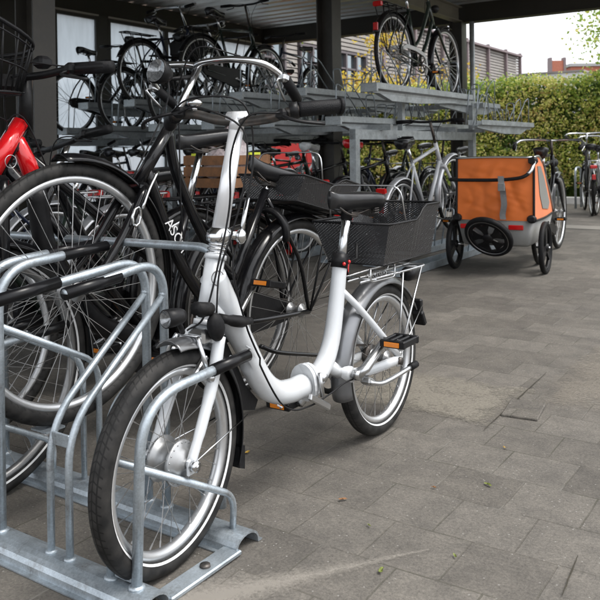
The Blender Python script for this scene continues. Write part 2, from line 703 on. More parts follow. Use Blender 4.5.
def crankset(parent, bb, y0, R=.085, ang=30, ped=True, near=-1, cmat=None, ring=None, chain_to=None, length=.165, hi=False, name='crank', fat=1.0):
    """two crank arms, pedals, a chainring on the +y side"""
    cx, cz = bb
    for side in (-1, 1):
        a = math.radians(ang + (180 if side > 0 else 0))
        e = (cx + math.cos(a) * length, cz + math.sin(a) * length)
        k = MB()
        yy = side * y0
        k.tube([(cx, yy * .75, cz), (cx + (e[0] - cx) * .2, yy, cz + (e[1] - cz) * .2), (e[0], yy * 1.12, e[1])], [.0135 * fat, .012 * fat, .009 * fat], 10, flat=.8)
        k.lathe([(.001, -.012), (.017, -.012), (.017, .012), (.001, .012)], (cx, yy * .8, cz), seg=14)
        cr = k.build('crank', cmat or M_ALU, parent)
        if ped:
            q = MB()
            yp = side * (y0 * 1.12 + .05)
            q.box((e[0], yp, e[1]), (.085, .012, .008), bev=.002)
            for dx in (-.04, .04):
                q.box((e[0] + dx, yp, e[1]), (.012, .085, .024), bev=.003)
            for dy in (-.036, -.012, .012, .036):
                q.box((e[0], yp + dy, e[1]), (.075, .01, .022), bev=.003)
            q.tube([(e[0], side * y0 * 1.1, e[1]), (e[0], yp, e[1])], .006, 6)
            pe = q.build('pedal', M_PLAST, cr)
            if hi or True:
                for dx in (-.0475, .0475):
                    rf = MB(); rf.box((e[0] + dx, yp, e[1]), (.003, .05, .014))
                    rf.build('pedal_reflector', M_ORREF, cr)
    k = MB()
    k.lathe([(R - .018, -.0015), (R, -.0015), (R, .0015), (R - .018, .0015)], (cx, y0 * .62, cz), seg=40, closed=True)
    for i in range(5):
        a = 2 * PI * i / 5
        k.tube([(cx, y0 * .62, cz), (cx + math.cos(a) * (R - .012), y0 * .62, cz + math.sin(a) * (R - .012))], .006, 5)
    k.lathe([(.001, -y0 * .5), (.019, -y0 * .5), (.019, y0 * .5), (.001, y0 * .5)], (cx, 0, cz), seg=16)
    k.build('chainring', ring or M_STEELD, parent)
    if chain_to:
        hx, hz = chain_to
        k = MB()
        for s in (-1, 1):
            k.tube([(cx, y0 * .62, cz + s * R * .97), (hx, y0 * .62, hz + s * .035)], .0045, 4)
        k.build('chain', M_STEELD, parent)


def chaincase(parent, bb, hub, y, m):
    cx, cz = bb; hx, hz = hub
    pts = []
    for i in range(13):
        a = math.radians(100 + i * 160 / 12)
        pts.append((cx + .1 * math.cos(a), cz + .1 * math.sin(a)))
    for i in range(9):
        a = math.radians(-95 + i * 180 / 8)
        pts.append((hx + .055 * math.cos(a), hz + .055 * math.sin(a)))
    k = MB(); k.plate(pts, .034, 'y', y)
    k.build('chain_case', m, parent)


def grip_tube(parent, pts, r=.016, m=None, name='grip'):
    k = MB(); k.tube(smooth_pts(pts, 4), r, 12)
    p = smooth_pts(pts, 4)
    e = p[-1]; d = (p[-1] - p[-2]).normalized()
    k.tube([e - d * .004, e + d * .004], r * 1.12, 12)
    return k.build(name, m or M_GRIP, parent)


def stand(parent, p0, p1, m):
    k = MB()
    mid = Vector(p0).lerp(Vector(p1), .25) + Vector((0, -.01, -.012))
    k.tube(smooth_pts([p0, mid, p1], 5), .008, 8)
    o = k.build('kickstand', m, parent)
    f = MB(); d = (Vector(p1) - mid).normalized()
    f.tube([Vector(p1) - d * .02, Vector(p1) + d * .02], .012, 8)
    f.build('rubber_foot', M_RUB, o)


def carrier(parent, x0, x1, z, hub, w=.06, m=None, hr=.005, stays=True, name='luggage_carrier'):
    k = MB()
    loop = round_path([(x0, -w * .7, z), (x1, -w, z), (x1, w, z), (x0, w * .7, z)], .03, 4)
    k.tube(loop, hr, 7)
    for x in (x0 + .06, (x0 + x1) / 2, x1 - .06):
        k.tube([(x, -w, z), (x, w, z)], hr * .8, 6)
    k.tube([(x0, 0, z), (x1, 0, z)], hr * .8, 6)
    if stays:
        for s in (-1, 1):
            k.tube([(hub[0], s * .065, hub[1]), ((x0 + x1) / 2 + .02, s * w, z)], hr * .8, 6)
            k.tube([(hub[0], s * .065, hub[1]), (x1 - .04, s * w, z)], hr * .8, 6)
    return k.build(name, m or M_PLAST, parent)


def mesh_basket(parent, x0, x1, zb, zt, wb, wt, m_wire, dip=0.05, bail=True, yaw=0, split=.5, name='basket'):
    """tapered mesh basket: part with rim and handle as sub-parts"""
    k = MB()
    tx = .025
    ns = 14
    # near / far walls with dipped front half
    def ztop(x):
        t = (x - x0) / (x1 - x0)
        e = min(1, max(0, (t - split) / .22))
        e = e * e * (3 - 2 * e)
        return zt - dip * (1 - e)
    outline_b = []
    outline_t = []
    for i in range(ns + 1):
        x = x0 + (x1 - x0) * i / ns
        outline_t.append(Vector((x, -wt, ztop(x))))
    for i in range(ns + 1):
        x = x1 - (x1 - x0) * i / ns
        outline_t.append(Vector((x, wt, ztop(x))))
    for p in outline_t:
        t = (p.x - x0) / (x1 - x0)
        outline_b.append(Vector((x0 + tx + t * (x1 - x0 - 2 * tx), math.copysign(wb, p.y), zb)))
    N = len(outline_t)
    for i in range(N):
        j = (i + 1) % N
        k.quad(outline_b[i], outline_b[j], outline_t[j], outline_t[i])
    k.quad(*outline_b[::-1])
    o = k.build(name, M_MESH, parent)
    r = MB()
    r.tube(outline_t, .0042, 7, closed=True)
    r.build('basket_rim', m_wire, o)
    r = MB()
    r.tube([outline_b[i] for i in (0, ns, ns + 1, N - 1)], .003, 6, closed=True)
    for f in (.33, .66):
        x = x0 + tx + f * (x1 - x0 - 2 * tx)
        r.tube([(x, -wb, zb), (x, wb, zb)], .003, 5)
    r.build('basket_base_wire', m_wire, o)
    if bail:
        r = MB()
        xm = x0 + (x1 - x0) * .3
        r.tube(round_path([(xm, -wt, ztop(xm)), (xm - .02, -wt * .95, zt + .07), (xm - .02, wt * .95, zt + .07), (xm, wt, ztop(xm))], .04, 4), .003, 6)
        r.build('basket_handle', M_ALU, o)
    return o


# ================================================================== THE WHITE FOLDING BIKE
def hs(x, z):   # steering axis helper: point on plane
    return (x, 0, z)


def white_bike():
    t = empty('folding_bicycle', S(-1.250, 1.310), math.radians(56))
    tag(t, 'white step-through folding bicycle with black mesh rear basket, front wheel in the galvanised rack', 'bicycle')
    R = .25; tw = .047
    ax0 = Vector((.158, 0, .549)); ax1 = Vector((.294, 0, 1.034))
    ad = (ax1 - ax0).normalized()
    steer = math.radians(5)
    ST = Matrix.Translation(ax0) @ Matrix.Rotation(steer, 4, ad) @ Matrix.Translation(-ax0)
    rear = (1.0, .25)
    # frame ---------------------------------------------------
    k = MB()
    main = smooth_pts([(.185, 0, .645), (.228, 0, .575), (.30, 0, .452), (.372, 0, .345), (.435, 0, .295), (.50, 0, .278), (.575, 0, .276)], 7)
    k.tube(main, .0315, 20, flat=1.08)
    k.tube([ax0 - ad * .015, ax0 + ad * .15], .0245, 18)
    k.tube([ax0 - ad * .018, ax0 - ad * .006], .029, 18)
    k.tube([ax0 + ad * .14, ax0 + ad * .152], .028, 18)
    k.tube(smooth_pts([(.17, 0, .575), (.21, 0, .545), (.26, 0, .515)], 5), .018, 10)
    k.build('main_tube', M_WHITE, t)
    k = MB()
    up = smooth_pts([(.612, 0, .278), (.655, 0, .290), (.70, 0, .325), (.735, 0, .385), (.762, 0, .48), (.788, 0, .60)], 7)
    k.tube(up, [.0315 - .0085 * i / 35 for i in range(len(up))], 20)
    k.tube([(.70, 0, .31), (.765, 0, .262)], .022, 12)
    k.lathe([(.001, -.04), (.026, -.04), (.026, .04), (.001, .04)], (.775, 0, .262), seg=20)
    for s in (-1, 1):
        k.tube(smooth_pts([(.79, s * .028, .262), (.85, s * .05, .255), (1.015, s * .066, .25)], 5), .0135, 10, flat=1.2)
        k.tube(smooth_pts([(.775, s * .015, .515), (.84, s * .042, .445), (1.015, s * .064, .262)], 5), .011, 10)
        k.box((1.018, s * .066, .252), (.04, .008, .045), bev=.003)
    k.tube([(.845, -.045, .44), (.845, .045, .44)], .008, 8)
    k.build('rear_frame', M_WHITE, t)
    # hinge
    k = MB()
    for xx, f in ((.577, 1.0), (.596, .96)):
        k.plate([(.043 * f * math.cos(q) , .282 + .056 * f * math.sin(q)) for q in [2 * PI * i / 20 for i in range(20)]], .013, 'x', xx)
    h = k.build('frame_hinge', M_WHITE, t)
    k = MB()
    k.tube([(.587, -.05, .315), (.587, -.05, .245)], .007, 8)
    k.box((.565, -.052, .235), (.10, .012, .022), Matrix.Rotation(math.radians(35), 3, 'Y'), bev=.004)
    k.lathe([(.001, -.02), (.011, -.02), (.011, .02), (.001, .02)], (.60, -.042, .30), seg=12)
    k.build('hinge_lever', M_ALU, h)
    # fork + front wheel
    k = MB(); k.xf = ST
    crown = ax0 - ad * .04
    k.box(crown, (.05, .1, .03), Matrix.Rotation(-math.radians(16), 3, 'Y'), bev=.01)
    for s in (-1, 1):
        k.tube(smooth_pts([crown + Vector((0, s * .048, 0)), (.105, s * .052, .42), (.045, s * .055, .33), (-.012, s * .056, .25)], 5), [.0155, .0145, .013, .0115], 12)
        k.box((-.012, s * .057, .247), (.024, .008, .038), bev=.003)
    k.build('fork', M_WHITE, t)
    add_wheel(t, ST @ Matrix.Translation((-.012, 0, .25)), R, tw, 0, 32, M_RIM, True, motor=True)
    add_wheel(t, Matrix.Translation((rear[0], 0, rear[1])), R, tw, 0, 32, M_RIM, True, refl=False)
    k = MB()
    k.lathe([(.001, .0), (.04, .0), (.042, .006), (.03, .02), (.001, .02)], (rear[0], .03, rear[1]), seg=20)
    k.tube([(rear[0], -.08, rear[1]), (rear[0], .08, rear[1])], .006, 8)
    k.lathe([(.001, -.008), (.013, -.008), (.013, .008), (.001, .008)], (rear[0], -.076, rear[1]), seg=8)
    k.build('hub_gear', M_STEELD, t)
    k = MB(); k.xf = ST
    k.lathe([(.001, -.008), (.013, -.008), (.013, .008), (.001, .008)], (-.012, -.068, .25), seg=8)
    k.lathe([(.001, -.008), (.013, -.008), (.013, .008), (.001, .008)], (-.012, .068, .25), seg=8)
    k.tube([(-.012, -.078, .25), (-.012, .078, .25)], .005, 8)
    k.build('axle_nut', M_CHROME, t)
    # brake
    k = MB(); k.xf = ST
    for s in (-1, 1):
        k.tube(smooth_pts([(.085, s * .05, .43), (.075, s * .052, .475), (.085, s * .03, .52)], 5), .006, 7)
        k.box((.085, s * .032, .452), (.06, .014, .014), Matrix.Rotation(math.radians(-35), 3, 'Y'), bev=.003)
        k.ball((.09, s * .056, .425), .011, 8)
    k.tube([(.085, -.03, .52), (.085, .03, .52)], .0025, 5)
    k.box((.105, -.02, .515), (.035, .05, .04), bev=.01)
    k.build('front_brake', M_ALU, t)
    # mudguards
    mudguard(t, (-.012, 0, .25), R + .012, tw + .012, 92, 62, M_GREYP, ST, 'front_mudguard')
    mudguard(t, (-.012, 0, .25), R + .012, tw + .012, 62, -22, M_PLAST, ST, 'front_mudguard', drop=.5)
    mudguard(t, (rear[0], 0, rear[1]), R + .016, tw + .014, 196, 30, M_GREYP, None, 'rear_mudguard', drop=.45)
    k = MB(); k.xf = ST
    for s in (-1, 1):
        k.tube([(.0, s * .062, .255), (.262, s * .03, .275)], .0022, 5)
    k.build('mudguard_stay', M_CHROME, t)
    k = MB(); k.xf = ST
    k.plate([(.235, .20), (.262, .195), (.262, .135), (.238, .145)], .045, 'y')
    k.build('mud_flap', M_RUB, t)
    k = MB()
    for s in (-1, 1):
        k.tube([(1.018, s * .07, .262), (1.225, s * .038, .47)], .0025, 5)
        k.tube([(1.018, s * .07, .262), (1.262, s * .036, .385)], .0025, 5)
    k.build('mudguard_stay', M_CHROME, t)
    # dark belly plate behind the down tube
    k = MB()
    k.plate([(.205, .50), (.245, .475), (.33, .335), (.38, .285), (.36, .262), (.30, .28), (.245, .35), (.212, .42)], .03, 'y', .03)
    fp = k.build('battery_cover', M_PLAST, t)
    tm = text_mesh('e', .036); tm.materials.append(M_WHITE)
    o = link('letter', tm, fp)
    o.matrix_local = Matrix.Translation((.265, .0135, .425)) @ Matrix.Rotation(PI / 2, 4, 'X')
    # badge
    bp = ax0 + ad * .095
    BM = Matrix.Translation(bp) @ Matrix.Rotation(-math.radians(15.7) + 0, 4, 'Y').inverted() @ Matrix.Rotation(math.radians(-18), 4, 'Z')
    k = MB(); k.xf = BM
    k.lathe([(.0165, -.0256), (.0182, -.0256), (.0182, -.0248), (.0165, -.0248)], seg=24, closed=True)
    k.build('head_badge', M_STEELD, t)
    for txt, dz, sz in (('co', .0, .016),):
        tm = text_mesh(txt, sz, .0003); tm.materials.append(M_STEELD)
        o = link('head_lettering', tm, t)
        o.matrix_local = BM @ Matrix.Translation((0, -.0253, dz)) @ Matrix.Rotation(PI / 2, 4, 'X')
    # stem
    k = MB(); k.xf = ST
    k.tube([ax0 + ad * .15, ax0 + ad * .21], .019, 14)
    k.tube([ax0 + ad * .205, ax1 - ad * .02], [.0215, .0185], 18)
    k.tube([ax1 - ad * .035, ax1 + ad * .012], .0195, 14)
    k.tube([ax1 + Vector((0, -.028, 0)), ax1 + Vector((0, .028, 0))], .018, 14)
    st = k.build('folding_stem', M_BSILV, t)
    k = MB(); k.xf = ST
    for d in (.152, .162, .172):
        k.tube([ax0 + ad * d, ax0 + ad * (d + .006)], .0235, 14)
    c = ax0 + ad * .20
    k.ball(c, (.034, .033, .026), 14, Matrix.Rotation(-math.radians(16), 3, 'Y'))
    k.tube([c + Vector((.02, -.045, 0)), c + Vector((.02, .045, 0))], .011, 10)
    k.ball(c + Vector((.022, -.05, -.002)), (.016, .014, .02), 10)
    k.tube(smooth_pts([c + Vector((.03, -.045, .0)), c + Vector((.035, -.05, .04)), c + Vector((.06, -.045, .09))], 4), .006, 7)
    k.build('stem_latch', M_CHROME, st)
    # handlebar:  -y is the near (left-hand) side
    k = MB(); k.xf = ST
    X = .033
    hb = smooth_pts([(.30 + X, -.245, 1.06), (.235 + X, -.19, 1.052), (.225 + X, -.13, 1.034), (.245 + X, -.05, 1.026), (.258 + X, 0, 1.026), (.25 + X, .06, 1.03), (.25 + X, .13, 1.045), (.26 + X, .20, 1.04), (.31 + X, .25, 1.03)], 6)
    k.tube(hb, .0127, 12)
    bar = k.build('handlebar', M_STEELD, t)
    zz = .0
    g = MB(); g.xf = ST
    g.tube(smooth_pts([(.272, -.19, 1.052), (.30, -.225, 1.057), (.352, -.262, 1.063)], 5), .0185, 14)
    g.tube([(.349, -.26, 1.063), (.356, -.265, 1.063)], .021, 14)
    g.build('grip', M_GRIP, bar)
    g = MB(); g.xf = ST
    g.tube([(.262, -.172, 1.048), (.272, -.19, 1.052)], .0205, 14)
    g.build('grip_collar', M_PLAST, bar)
    g = MB(); g.xf = ST
    g.tube(smooth_pts([(.293, .20, 1.04), (.325, .24, 1.035), (.38, .29, 1.02)], 5), .0185, 14)
    g.build('grip', M_GRIP, bar)
    g = MB(); g.xf = ST
    g.box((.275, .17, 1.05), (.035, .035, .03), bev=.008)
    g.tube(smooth_pts([(.27, .18, 1.05), (.24, .21, 1.04), (.25, .27, 1.025), (.29, .31, 1.01)], 5), .007, 8, flat=.7)
    g.build('brake_lever', M_PLAST, bar)
    g = MB(); g.xf = ST
    g.box((.25, -.16, 1.04), (.035, .03, .028), bev=.008)
    g.tube(smooth_pts([(.245, -.16, 1.04), (.225, -.19, 1.03), (.235, -.225, 1.022), (.275, -.26, 1.018)], 5), .006, 8, flat=.7)
    g.build('brake_lever', M_PLAST, bar)
    g = MB(); g.xf = ST
    g.ball((.283, .13, 1.075), (.021, .021, .013), 12)
    g.tube([(.283, .13, 1.045), (.283, .13, 1.075)], .008, 8)
    g.build('bell', M_CHROME, bar)
    # cables
    k = MB()
    for pts in ([(.25, .17, 1.05), (.20, .05, 1.06), (.24, -.06, 1.0), (.23, -.065, .86), (.20, -.05, .75), (.17, -.035, .66), (.15, -.04, .56)],
                [(.25, .20, 1.05), (.21, .08, 1.085), (.27, -.035, 1.07), (.29, -.05, .93), (.24, -.045, .75), (.21, -.044, .66), (.25, -.05, .52), (.315, -.05, .39), (.42, -.046, .262), (.52, -.046, .235), (.64, -.045, .24), (.74, -.045, .25), (.9, -.06, .24), (1.0, -.07, .25)],
                [(.24, -.17, 1.04), (.19, -.11, 1.03), (.19, -.06, .94), (.20, -.045, .82), (.17, -.038, .70), (.13, -.02, .56), (.09, 0, .53)]):
        k.tube(smooth_pts(pts, 8), .0026, 6)
    k.build('cable', M_PLAST, t)
    k = MB()
    for x, z in ((.262, .46), (.395, .275)):
        k.tube([(x, -.036, z), (x + .005, -.046, z - .006), (x + .01, -.036, z - .012)], .0028, 6)
    k.build('cable_clip', M_WHITE, t)
    # headlamp
    hl = Vector((-.01, -.035, .585))
    k = MB()
    hx = ST @ Matrix.Translation(hl) @ Matrix.Rotation(math.radians(-12), 4, 'Z') @ Matrix.Scale(.78, 4)
    k.xf = hx
    k.lathe([(.001, .035), (.018, .034), (.024, .02), (.026, -.0), (.027, -.03), (.024, -.031)], axis='x', seg=20)
    k.tube([(.02, 0, -.02), (.05, .02, -.055)], .008, 8)
    lo = k.build('headlamp', M_PLAST, t)
    k = MB(); k.xf = hx
    k.lathe([(.001, -.012), (.012, -.018), (.0245, -.0305)], axis='x', seg=20)
    k.build('lamp_lens', M_LENS, lo)
    # ring lock bumpers
    k = MB(); k.xf = ST
    k.ball((.118, -.058, .54), (.024, .02, .036), 14, Matrix.Rotation(math.radians(-18), 3, 'Y'))
    k.tube([(.11, -.02, .575), (.10, -.05, .585), (.05, -.05, .595)], .016, 10)
    k.tube(smooth_pts([(.145, -.05, .555), (.21, -.058, .535), (.265, -.055, .525)], 4), [.016, .021, .014], 12, flat=.7)
    k.build('cable_lock', M_RUB, t)
    # saddle + post
    k = MB()
    k.tube([(.782, 0, .55), (.842, 0, .775)], .0155, 16)
    k.build('seat_post', M_CHROME, t)
    k = MB()
    k.tube([(.782, 0, .585), (.793, 0, .627)], .0265, 16)
    k.tube([(.795, -.02, .6), (.83, -.035, .61), (.84, -.03, .655)], .006, 7)
    sc = k.build('seat_clamp', M_PLAST, t)
    k = MB()
    for z, x in ((.60, .77), (.603, .80)):
        k.ball((x, -.0255, z), .006, 8)
    k.build('clamp_button', M_REDREF, sc)
    k = MB()
    for z in range(5):
        pass
    k.tube([(.83, .0, .73), (.845, 0, .79)], .019, 12)
    k.build('seat_post_head', M_PLAST, t)
    saddle(t, Vector((.855, 0, .792)), .245, .175, -.03)
    # transmission
    crankset(t, (.775, .262), .075, .078, 33, cmat=M_ALU, chain_to=(1.015, .25), ring=M_PLAST, length=.155, fat=1.5)
    stand(t, (.80, -.085, .235), (1.03, -.11, .232), M_ALU)
    k = MB()
    k.box((.81, -.07, .235), (.036, .036, .026), Matrix.Rotation(.5, 3, 'Y'), bev=.006)
    k.build('kickstand_mount', M_ALU, t)
    # carrier + basket + tail lights
    carrier(t, .83, 1.24, .535, (1.015, .25), .065, M_ALU, .0045)
    mesh_basket(t, .85, 1.225, .585, .762, .10, .14, M_PLAST, dip=.045)
    k = MB()
    k.lathe([(.001, -.02), (.02, -.02), (.026, .0), (.028, .05), (.024, .052)], (1.22, 0, .50), axis='x', seg=18)
    k.build('tail_lamp', M_PLAST, t)
    k = MB()
    k.lathe([(.001, .056), (.018, .053), (.026, .046)], (1.222, 0, .50), axis='x', seg=18)
    k.build('tail_lamp_lens', M_REDREF, t)
    k = MB()
    k.box((1.29, 0, .375), (.02, .045, .05), bev=.005)
    k.box((1.295, 0, .33), (.02, .06, .06), Matrix.Rotation(-.5, 3, 'Y'), bev=.005)
    rr = k.build('rear_reflector', M_PLAST, t)
    k = MB(); k.box((1.302, 0, .378), (.006, .036, .036), bev=.002)
    k.build('reflector_lens', M_REDREF, rr)
    # bottle-like dark box under the basket front (spring clamp)
    k = MB()
    pts = [(.86 + i * .0045, -.055 + .009 * math.cos(i * 1.1), .55 + .009 * math.sin(i * 1.1)) for i in range(26)]
    k.tube(pts, .0015, 4)
    k.tube(round_path([(.85, -.07, .575), (.85, -.07, .535), (.99, -.07, .53), (.99, -.07, .57)], .015, 4), .003, 6)
    k.build('carrier_spring', M_ALU, t)
    # the whole bent frame sits slightly ahead of the axle line
    ix = {}
    for o in bpy.data.objects:
        if o.parent: ix.setdefault(o.parent.name, []).append(o)
    done = set()

    def shift(o):
        if o.type == 'MESH' and o.data.name not in done:
            done.add(o.data.name)
            ml = o.matrix_local
            if o.name.startswith(('letter', 'head_lettering')):
                o.matrix_local = Matrix.Translation((-.033, 0, 0)) @ ml
            else:
                for v in o.data.vertices:
                    x, z = v.co.x, v.co.z
                    w = max(0, min(1, (z - .25) / .25)) if x < .3 else max(0, min(1, (z - .18) / .1))
                    w *= max(0, min(1, (1.02 - x) / .2)) if z < .62 else 1
                    v.co.x -= .033 * w
        for c in ix.get(o.name, []): shift(c)
    for o in ix[t.name]:
        if not o.name.startswith(('wheel', 'front_mudguard', 'rear_mudguard', 'mudguard_stay', 'mud_flap', 'axle', 'hub', 'tail', 'rear_refl')):
            shift(o)
    return t


white_bike()


# ================================================================== GENERIC CITY / DIAMOND BIKES
def city_bike(name, b, a, face, label, style='diamond', col=None, R=.345, tw=.036, wb=1.06, lod=1, pitch=0.0, z0=0.0,
              group=None, steer=0.0, fender='black', saddle_m=None, barw=.29, bar='swept', rack=True, case=True, basket=None,
              lamp=True, ns=36, rimmat=None, stripe=False, sh=.90, hh=1.06, lift=0.0, place=True, tail=True, bagside=False, sweep=.17, yaw=0.0, topdx=0.0, srise=.01, hp=None):
    """local x: front -> rear (front contact at x=0).  face=+1: front towards the viewer side (-a)"""
    col = col or M_BLACK
    rz = math.radians(56) + (0 if face > 0 else PI) + yaw
    t = empty(name, S(b, a, z0), rz)
    if pitch:
        t.rotation_mode = 'XYZ'
        t.rotation_euler = (0, pitch, rz)
    tag(t, label, 'bicycle', group)
    fm = {'black': M_BLACK, 'silver': M_SILVP, None: None, 'grey': M_GREYP, 'white': M_WHITE}[fender]
    z = R
    hb0 = Vector((.235, 0, R + .325)); hb1 = Vector((.30, 0, R + .325 + .19))
    if style in ('omafiets', 'loop'):
        hb0 = Vector((.29, 0, R + .34)); hb1 = Vector((.39, 0, R + .34 + .20))
    if hp: hb0, hb1 = Vector(hp[0]), Vector(hp[1])
    ad = (hb1 - hb0).normalized()
    bb = Vector((wb - .46, 0, R - .06))
    sd = Vector((.27, 0, .73)).normalized()
    seat_c = bb + sd * (.51 if style != 'diamond' else .53)
    if style == 'sport':
        seat_c = bb + sd * .5
    ST = Matrix.Translation(hb0) @ Matrix.Rotation(steer, 4, ad) @ Matrix.Translation(-hb0)
    sg = 12 if lod == 0 else 8
    k = MB()
    tr = .0165
    if style in ('diamond', 'sport'):
        k.tube([hb1 - ad * .04, seat_c], tr * .95, sg)
        k.tube([hb0 + ad * .03, bb], tr * 1.1, sg)
    elif style == 'mixte':
        k.tube([hb1 - ad * .06, bb + sd * .24], tr, sg)
        k.tube([hb0 + ad * .03, bb], tr * 1.1, sg)
    else:  # step through loop frame
        k.tube(smooth_pts([hb0 + ad * .04, hb0.lerp(bb, .45) + Vector((0, 0, -.02)), bb], 8), .019, sg)
        k.tube(smooth_pts([hb1 - ad * .03, hb1 + Vector((.06, 0, -.16)), hb1.lerp(bb, .55) + Vector((.05, 0, -.02)), bb + sd * .16], 8), .017, sg)
    k.tube([hb0 - ad * .01, hb1 + ad * .01], .0195, sg)
    k.tube([bb, seat_c], .0155, sg)
    k.tube([bb + Vector((0, -.037, 0)), bb + Vector((0, .037, 0))], .023, sg)
    for s in (-1, 1):
        k.tube(smooth_pts([bb + Vector((0, s * .022, 0)), bb + Vector((.12, s * .05, .01)), (wb, s * .06, R)], 4), .0095, sg)
        k.tube(smooth_pts([seat_c + Vector((0, s * .012, -.03)), (wb - .1, s * .05, R + .2), (wb, s * .06, R)], 4), .0078, sg)
    k.build('frame', col, t)
    k = MB(); k.xf = ST
    cr = hb0 - ad * .025
    k.box(cr, (.04, .09, .03), bev=.01)
    off = Vector((0, 0, 0))
    for s in (-1, 1):
        k.tube(smooth_pts([cr + Vector((0, s * .04, 0)), cr.lerp(Vector((0, 0, R)), .5) + Vector((.018, s * .048, 0)), cr.lerp(Vector((0, 0, R)), .8) + Vector((.014, s * .052, 0)), (0, s * .055, R)], 5), [.0145, .013, .011, .009], sg)
    k.build('fork', col if style != 'sport' else M_STEELD, t)
    add_wheel(t, ST @ Matrix.Translation((0, 0, R)), R, tw, lod, ns, rimmat, stripe)
    add_wheel(t, Matrix.Translation((wb, 0, R)), R, tw, lod, ns, rimmat, stripe)
    if fm:
        mudguard(t, (0, 0, R), R + .012, tw + .016, 108, -8, fm, ST, 'front_mudguard')
        mudguard(t, (wb, 0, R), R + .012, tw + .016, 186, 22, fm, None, 'rear_mudguard')
        k = MB()
        for s in (-1, 1):
            k.tube([(wb, s * .062, R), (wb + (R + .01) * .78, s * .03, R + (R + .01) * .62)], .0025, 5)
            k.tube([(wb, s * .062, R), (wb + (R + .01) * .97, s * .03, R + (R + .01) * .22)], .0025, 5)
        k.build('mudguard_stay', M_STEELD, t)
    # stem / bar
    top = hb1 + ad * (hh - hb1.z) / ad.z + Vector((topdx, 0, 0))
    k = MB(); k.xf = ST
    k.tube([hb1, top], .0125, sg)
    k.build('stem', M_CHROME if style in ('omafiets', 'loop') else M_STEELD, t)
    k = MB(); k.xf = ST
    if bar == 'swept':
        half = [(-.015, .0, .0), (-.03, .05, .004), (-.02, .16, .008), (.03, barw - .03, .0), (.12, barw, -.035), (sweep + .02, barw - .01, -.06)]
    else:
        half = [(-.03, 0, 0), (-.03, .1, .0), (-.02, .2, .01), (0, barw, .012), (.012, barw + .02, .01)]
    pts = [top + Vector((x, -y, zz)) for x, y, zz in half[::-1]] + [top + Vector((x, y, zz)) for x, y, zz in half]
    k.tube(smooth_pts(pts, 6), .0112, 10)
    bo = k.build('handlebar', M_CHROME if bar == 'swept' else M_PLAST, t)
    for s in (-1, 1):
        g = MB(); g.xf = ST
        e = [Vector(h) for h in half[-2:]]
        d = (e[1] - e[0]).normalized()
        p0 = top + Vector((e[0].x, s * e[0].y, e[0].z)) - Vector((d.x, s * d.y, d.z)) * .02
        p1 = top + Vector((e[1].x, s * e[1].y, e[1].z)) + Vector((d.x, s * d.y, d.z)) * .025
        if bar != 'swept':
            p0 = top + Vector((-.012, s * (barw - .09), .012)); p1 = top + Vector((.014, s * (barw + .03), .01))
        g.tube([p0, p0.lerp(p1, .5), p1], [.0165, .0175, .0165], 12)
        g.build('grip', M_GRIP, bo)
        g = MB(); g.xf = ST
        q = p0 + Vector((-.045, 0, -.02))
        g.tube(smooth_pts([p0 + Vector((-.015, 0, -.005)), q, p0.lerp(p1, .7) + Vector((-.045, 0, -.035))], 4), .005, 6, flat=.7)
        g.box(p0 + Vector((-.012, 0, 0)), (.03, .03, .03), bev=.008)
        g.build('brake_lever', M_ALU if bar == 'swept' else M_PLAST, bo)
    if lod < 2:
        k = MB()
        k.tube(smooth_pts([top + Vector((-.01, .18, .02)), top + Vector((-.10, .1, .03)), top + Vector((-.12, .0, -.10)), hb1 + Vector((-.05, 0, 0)), hb0 + Vector((-.03, 0, 0))], 7), .0025, 5)
        k.tube(smooth_pts([top + Vector((-.01, -.18, .02)), top + Vector((-.11, -.08, .02)), top + Vector((-.08, .0, -.12)), hb1 + Vector((.0, -.03, 0)), hb0.lerp(bb, .5) + Vector((0, -.02, .0)), bb], 7), .0025, 5)
        k.build('cable', M_PLAST, t)
    # seat
    sp = bb + sd * ((sh - .03 - bb.z) / sd.z)
    k = MB(); k.tube([seat_c - sd * .02, sp], .0127, sg)
    k.build('seat_post', M_CHROME, t)
    saddle(t, sp + Vector((.01, 0, .05)), .265, .20 if style in ('omafiets', 'loop') else .15, srise, saddle_m or M_LEATH, springs=(lod < 2 and style != 'sport'))
    crankset(t, (bb.x, bb.z), .07, .09, random.choice((25, -20, 60, 200)), chain_to=None if case else (wb, R), length=.165)
    if case:
        chaincase(t, (bb.x, bb.z), (wb, R), .045, M_PLAST)
    if rack:
        carrier(t, wb - .17, wb + .27, 2 * R + (.03 if basket else .055), (wb, R), .06, M_PLAST if fender == 'black' else M_ALU, .0055)
    if lamp:
        L = (hb0 + hb1) / 2 + Vector((-.1, 0, .06)) if style in ('omafiets', 'loop') else hb1 + Vector((-.07, 0, -.06))
        if lamp == 'bar': L = top + Vector((-.15, .02, -.06))
        k = MB(); k.xf = ST
        k.lathe([(.001, .045), (.02, .042), (.036, .015), (.041, -.012), (.038, -.016)], L, axis='x', seg=18)
        k.tube([L + Vector((.02, 0, -.02)), (top + Vector((0, 0, -.03))) if lamp == 'bar' else hb1 + Vector((0, 0, -.08))], .007, 6)
        lo = k.build('headlamp', M_PLAST, t)
        k = MB(); k.xf = ST
        k.lathe([(.001, -.004), (.02, -.008), (.037, -.017)], L, axis='x', seg=18)
        k.build('lamp_lens', M_LENS, lo)
    if tail:
        k = MB()
        zt = 2 * R + (.04 if rack else -.02)
        xt = wb + (.285 if rack else .30)
        k.box((xt, 0, zt), (.03, .085, .045), bev=.008)
        k.build('tail_lamp', M_REDREF, t)
        k = MB()
        k.box((wb + R * .95, 0, R + .19), (.012, .045, .07), bev=.005)
        k.build('rear_reflector', M_REDREF, t)
    if basket == 'rear_mesh':
        mesh_basket(t, wb - .26, wb + .14, 2 * R + .04, 2 * R + .165, .11, .15, M_PLAST, dip=.035)
    return t


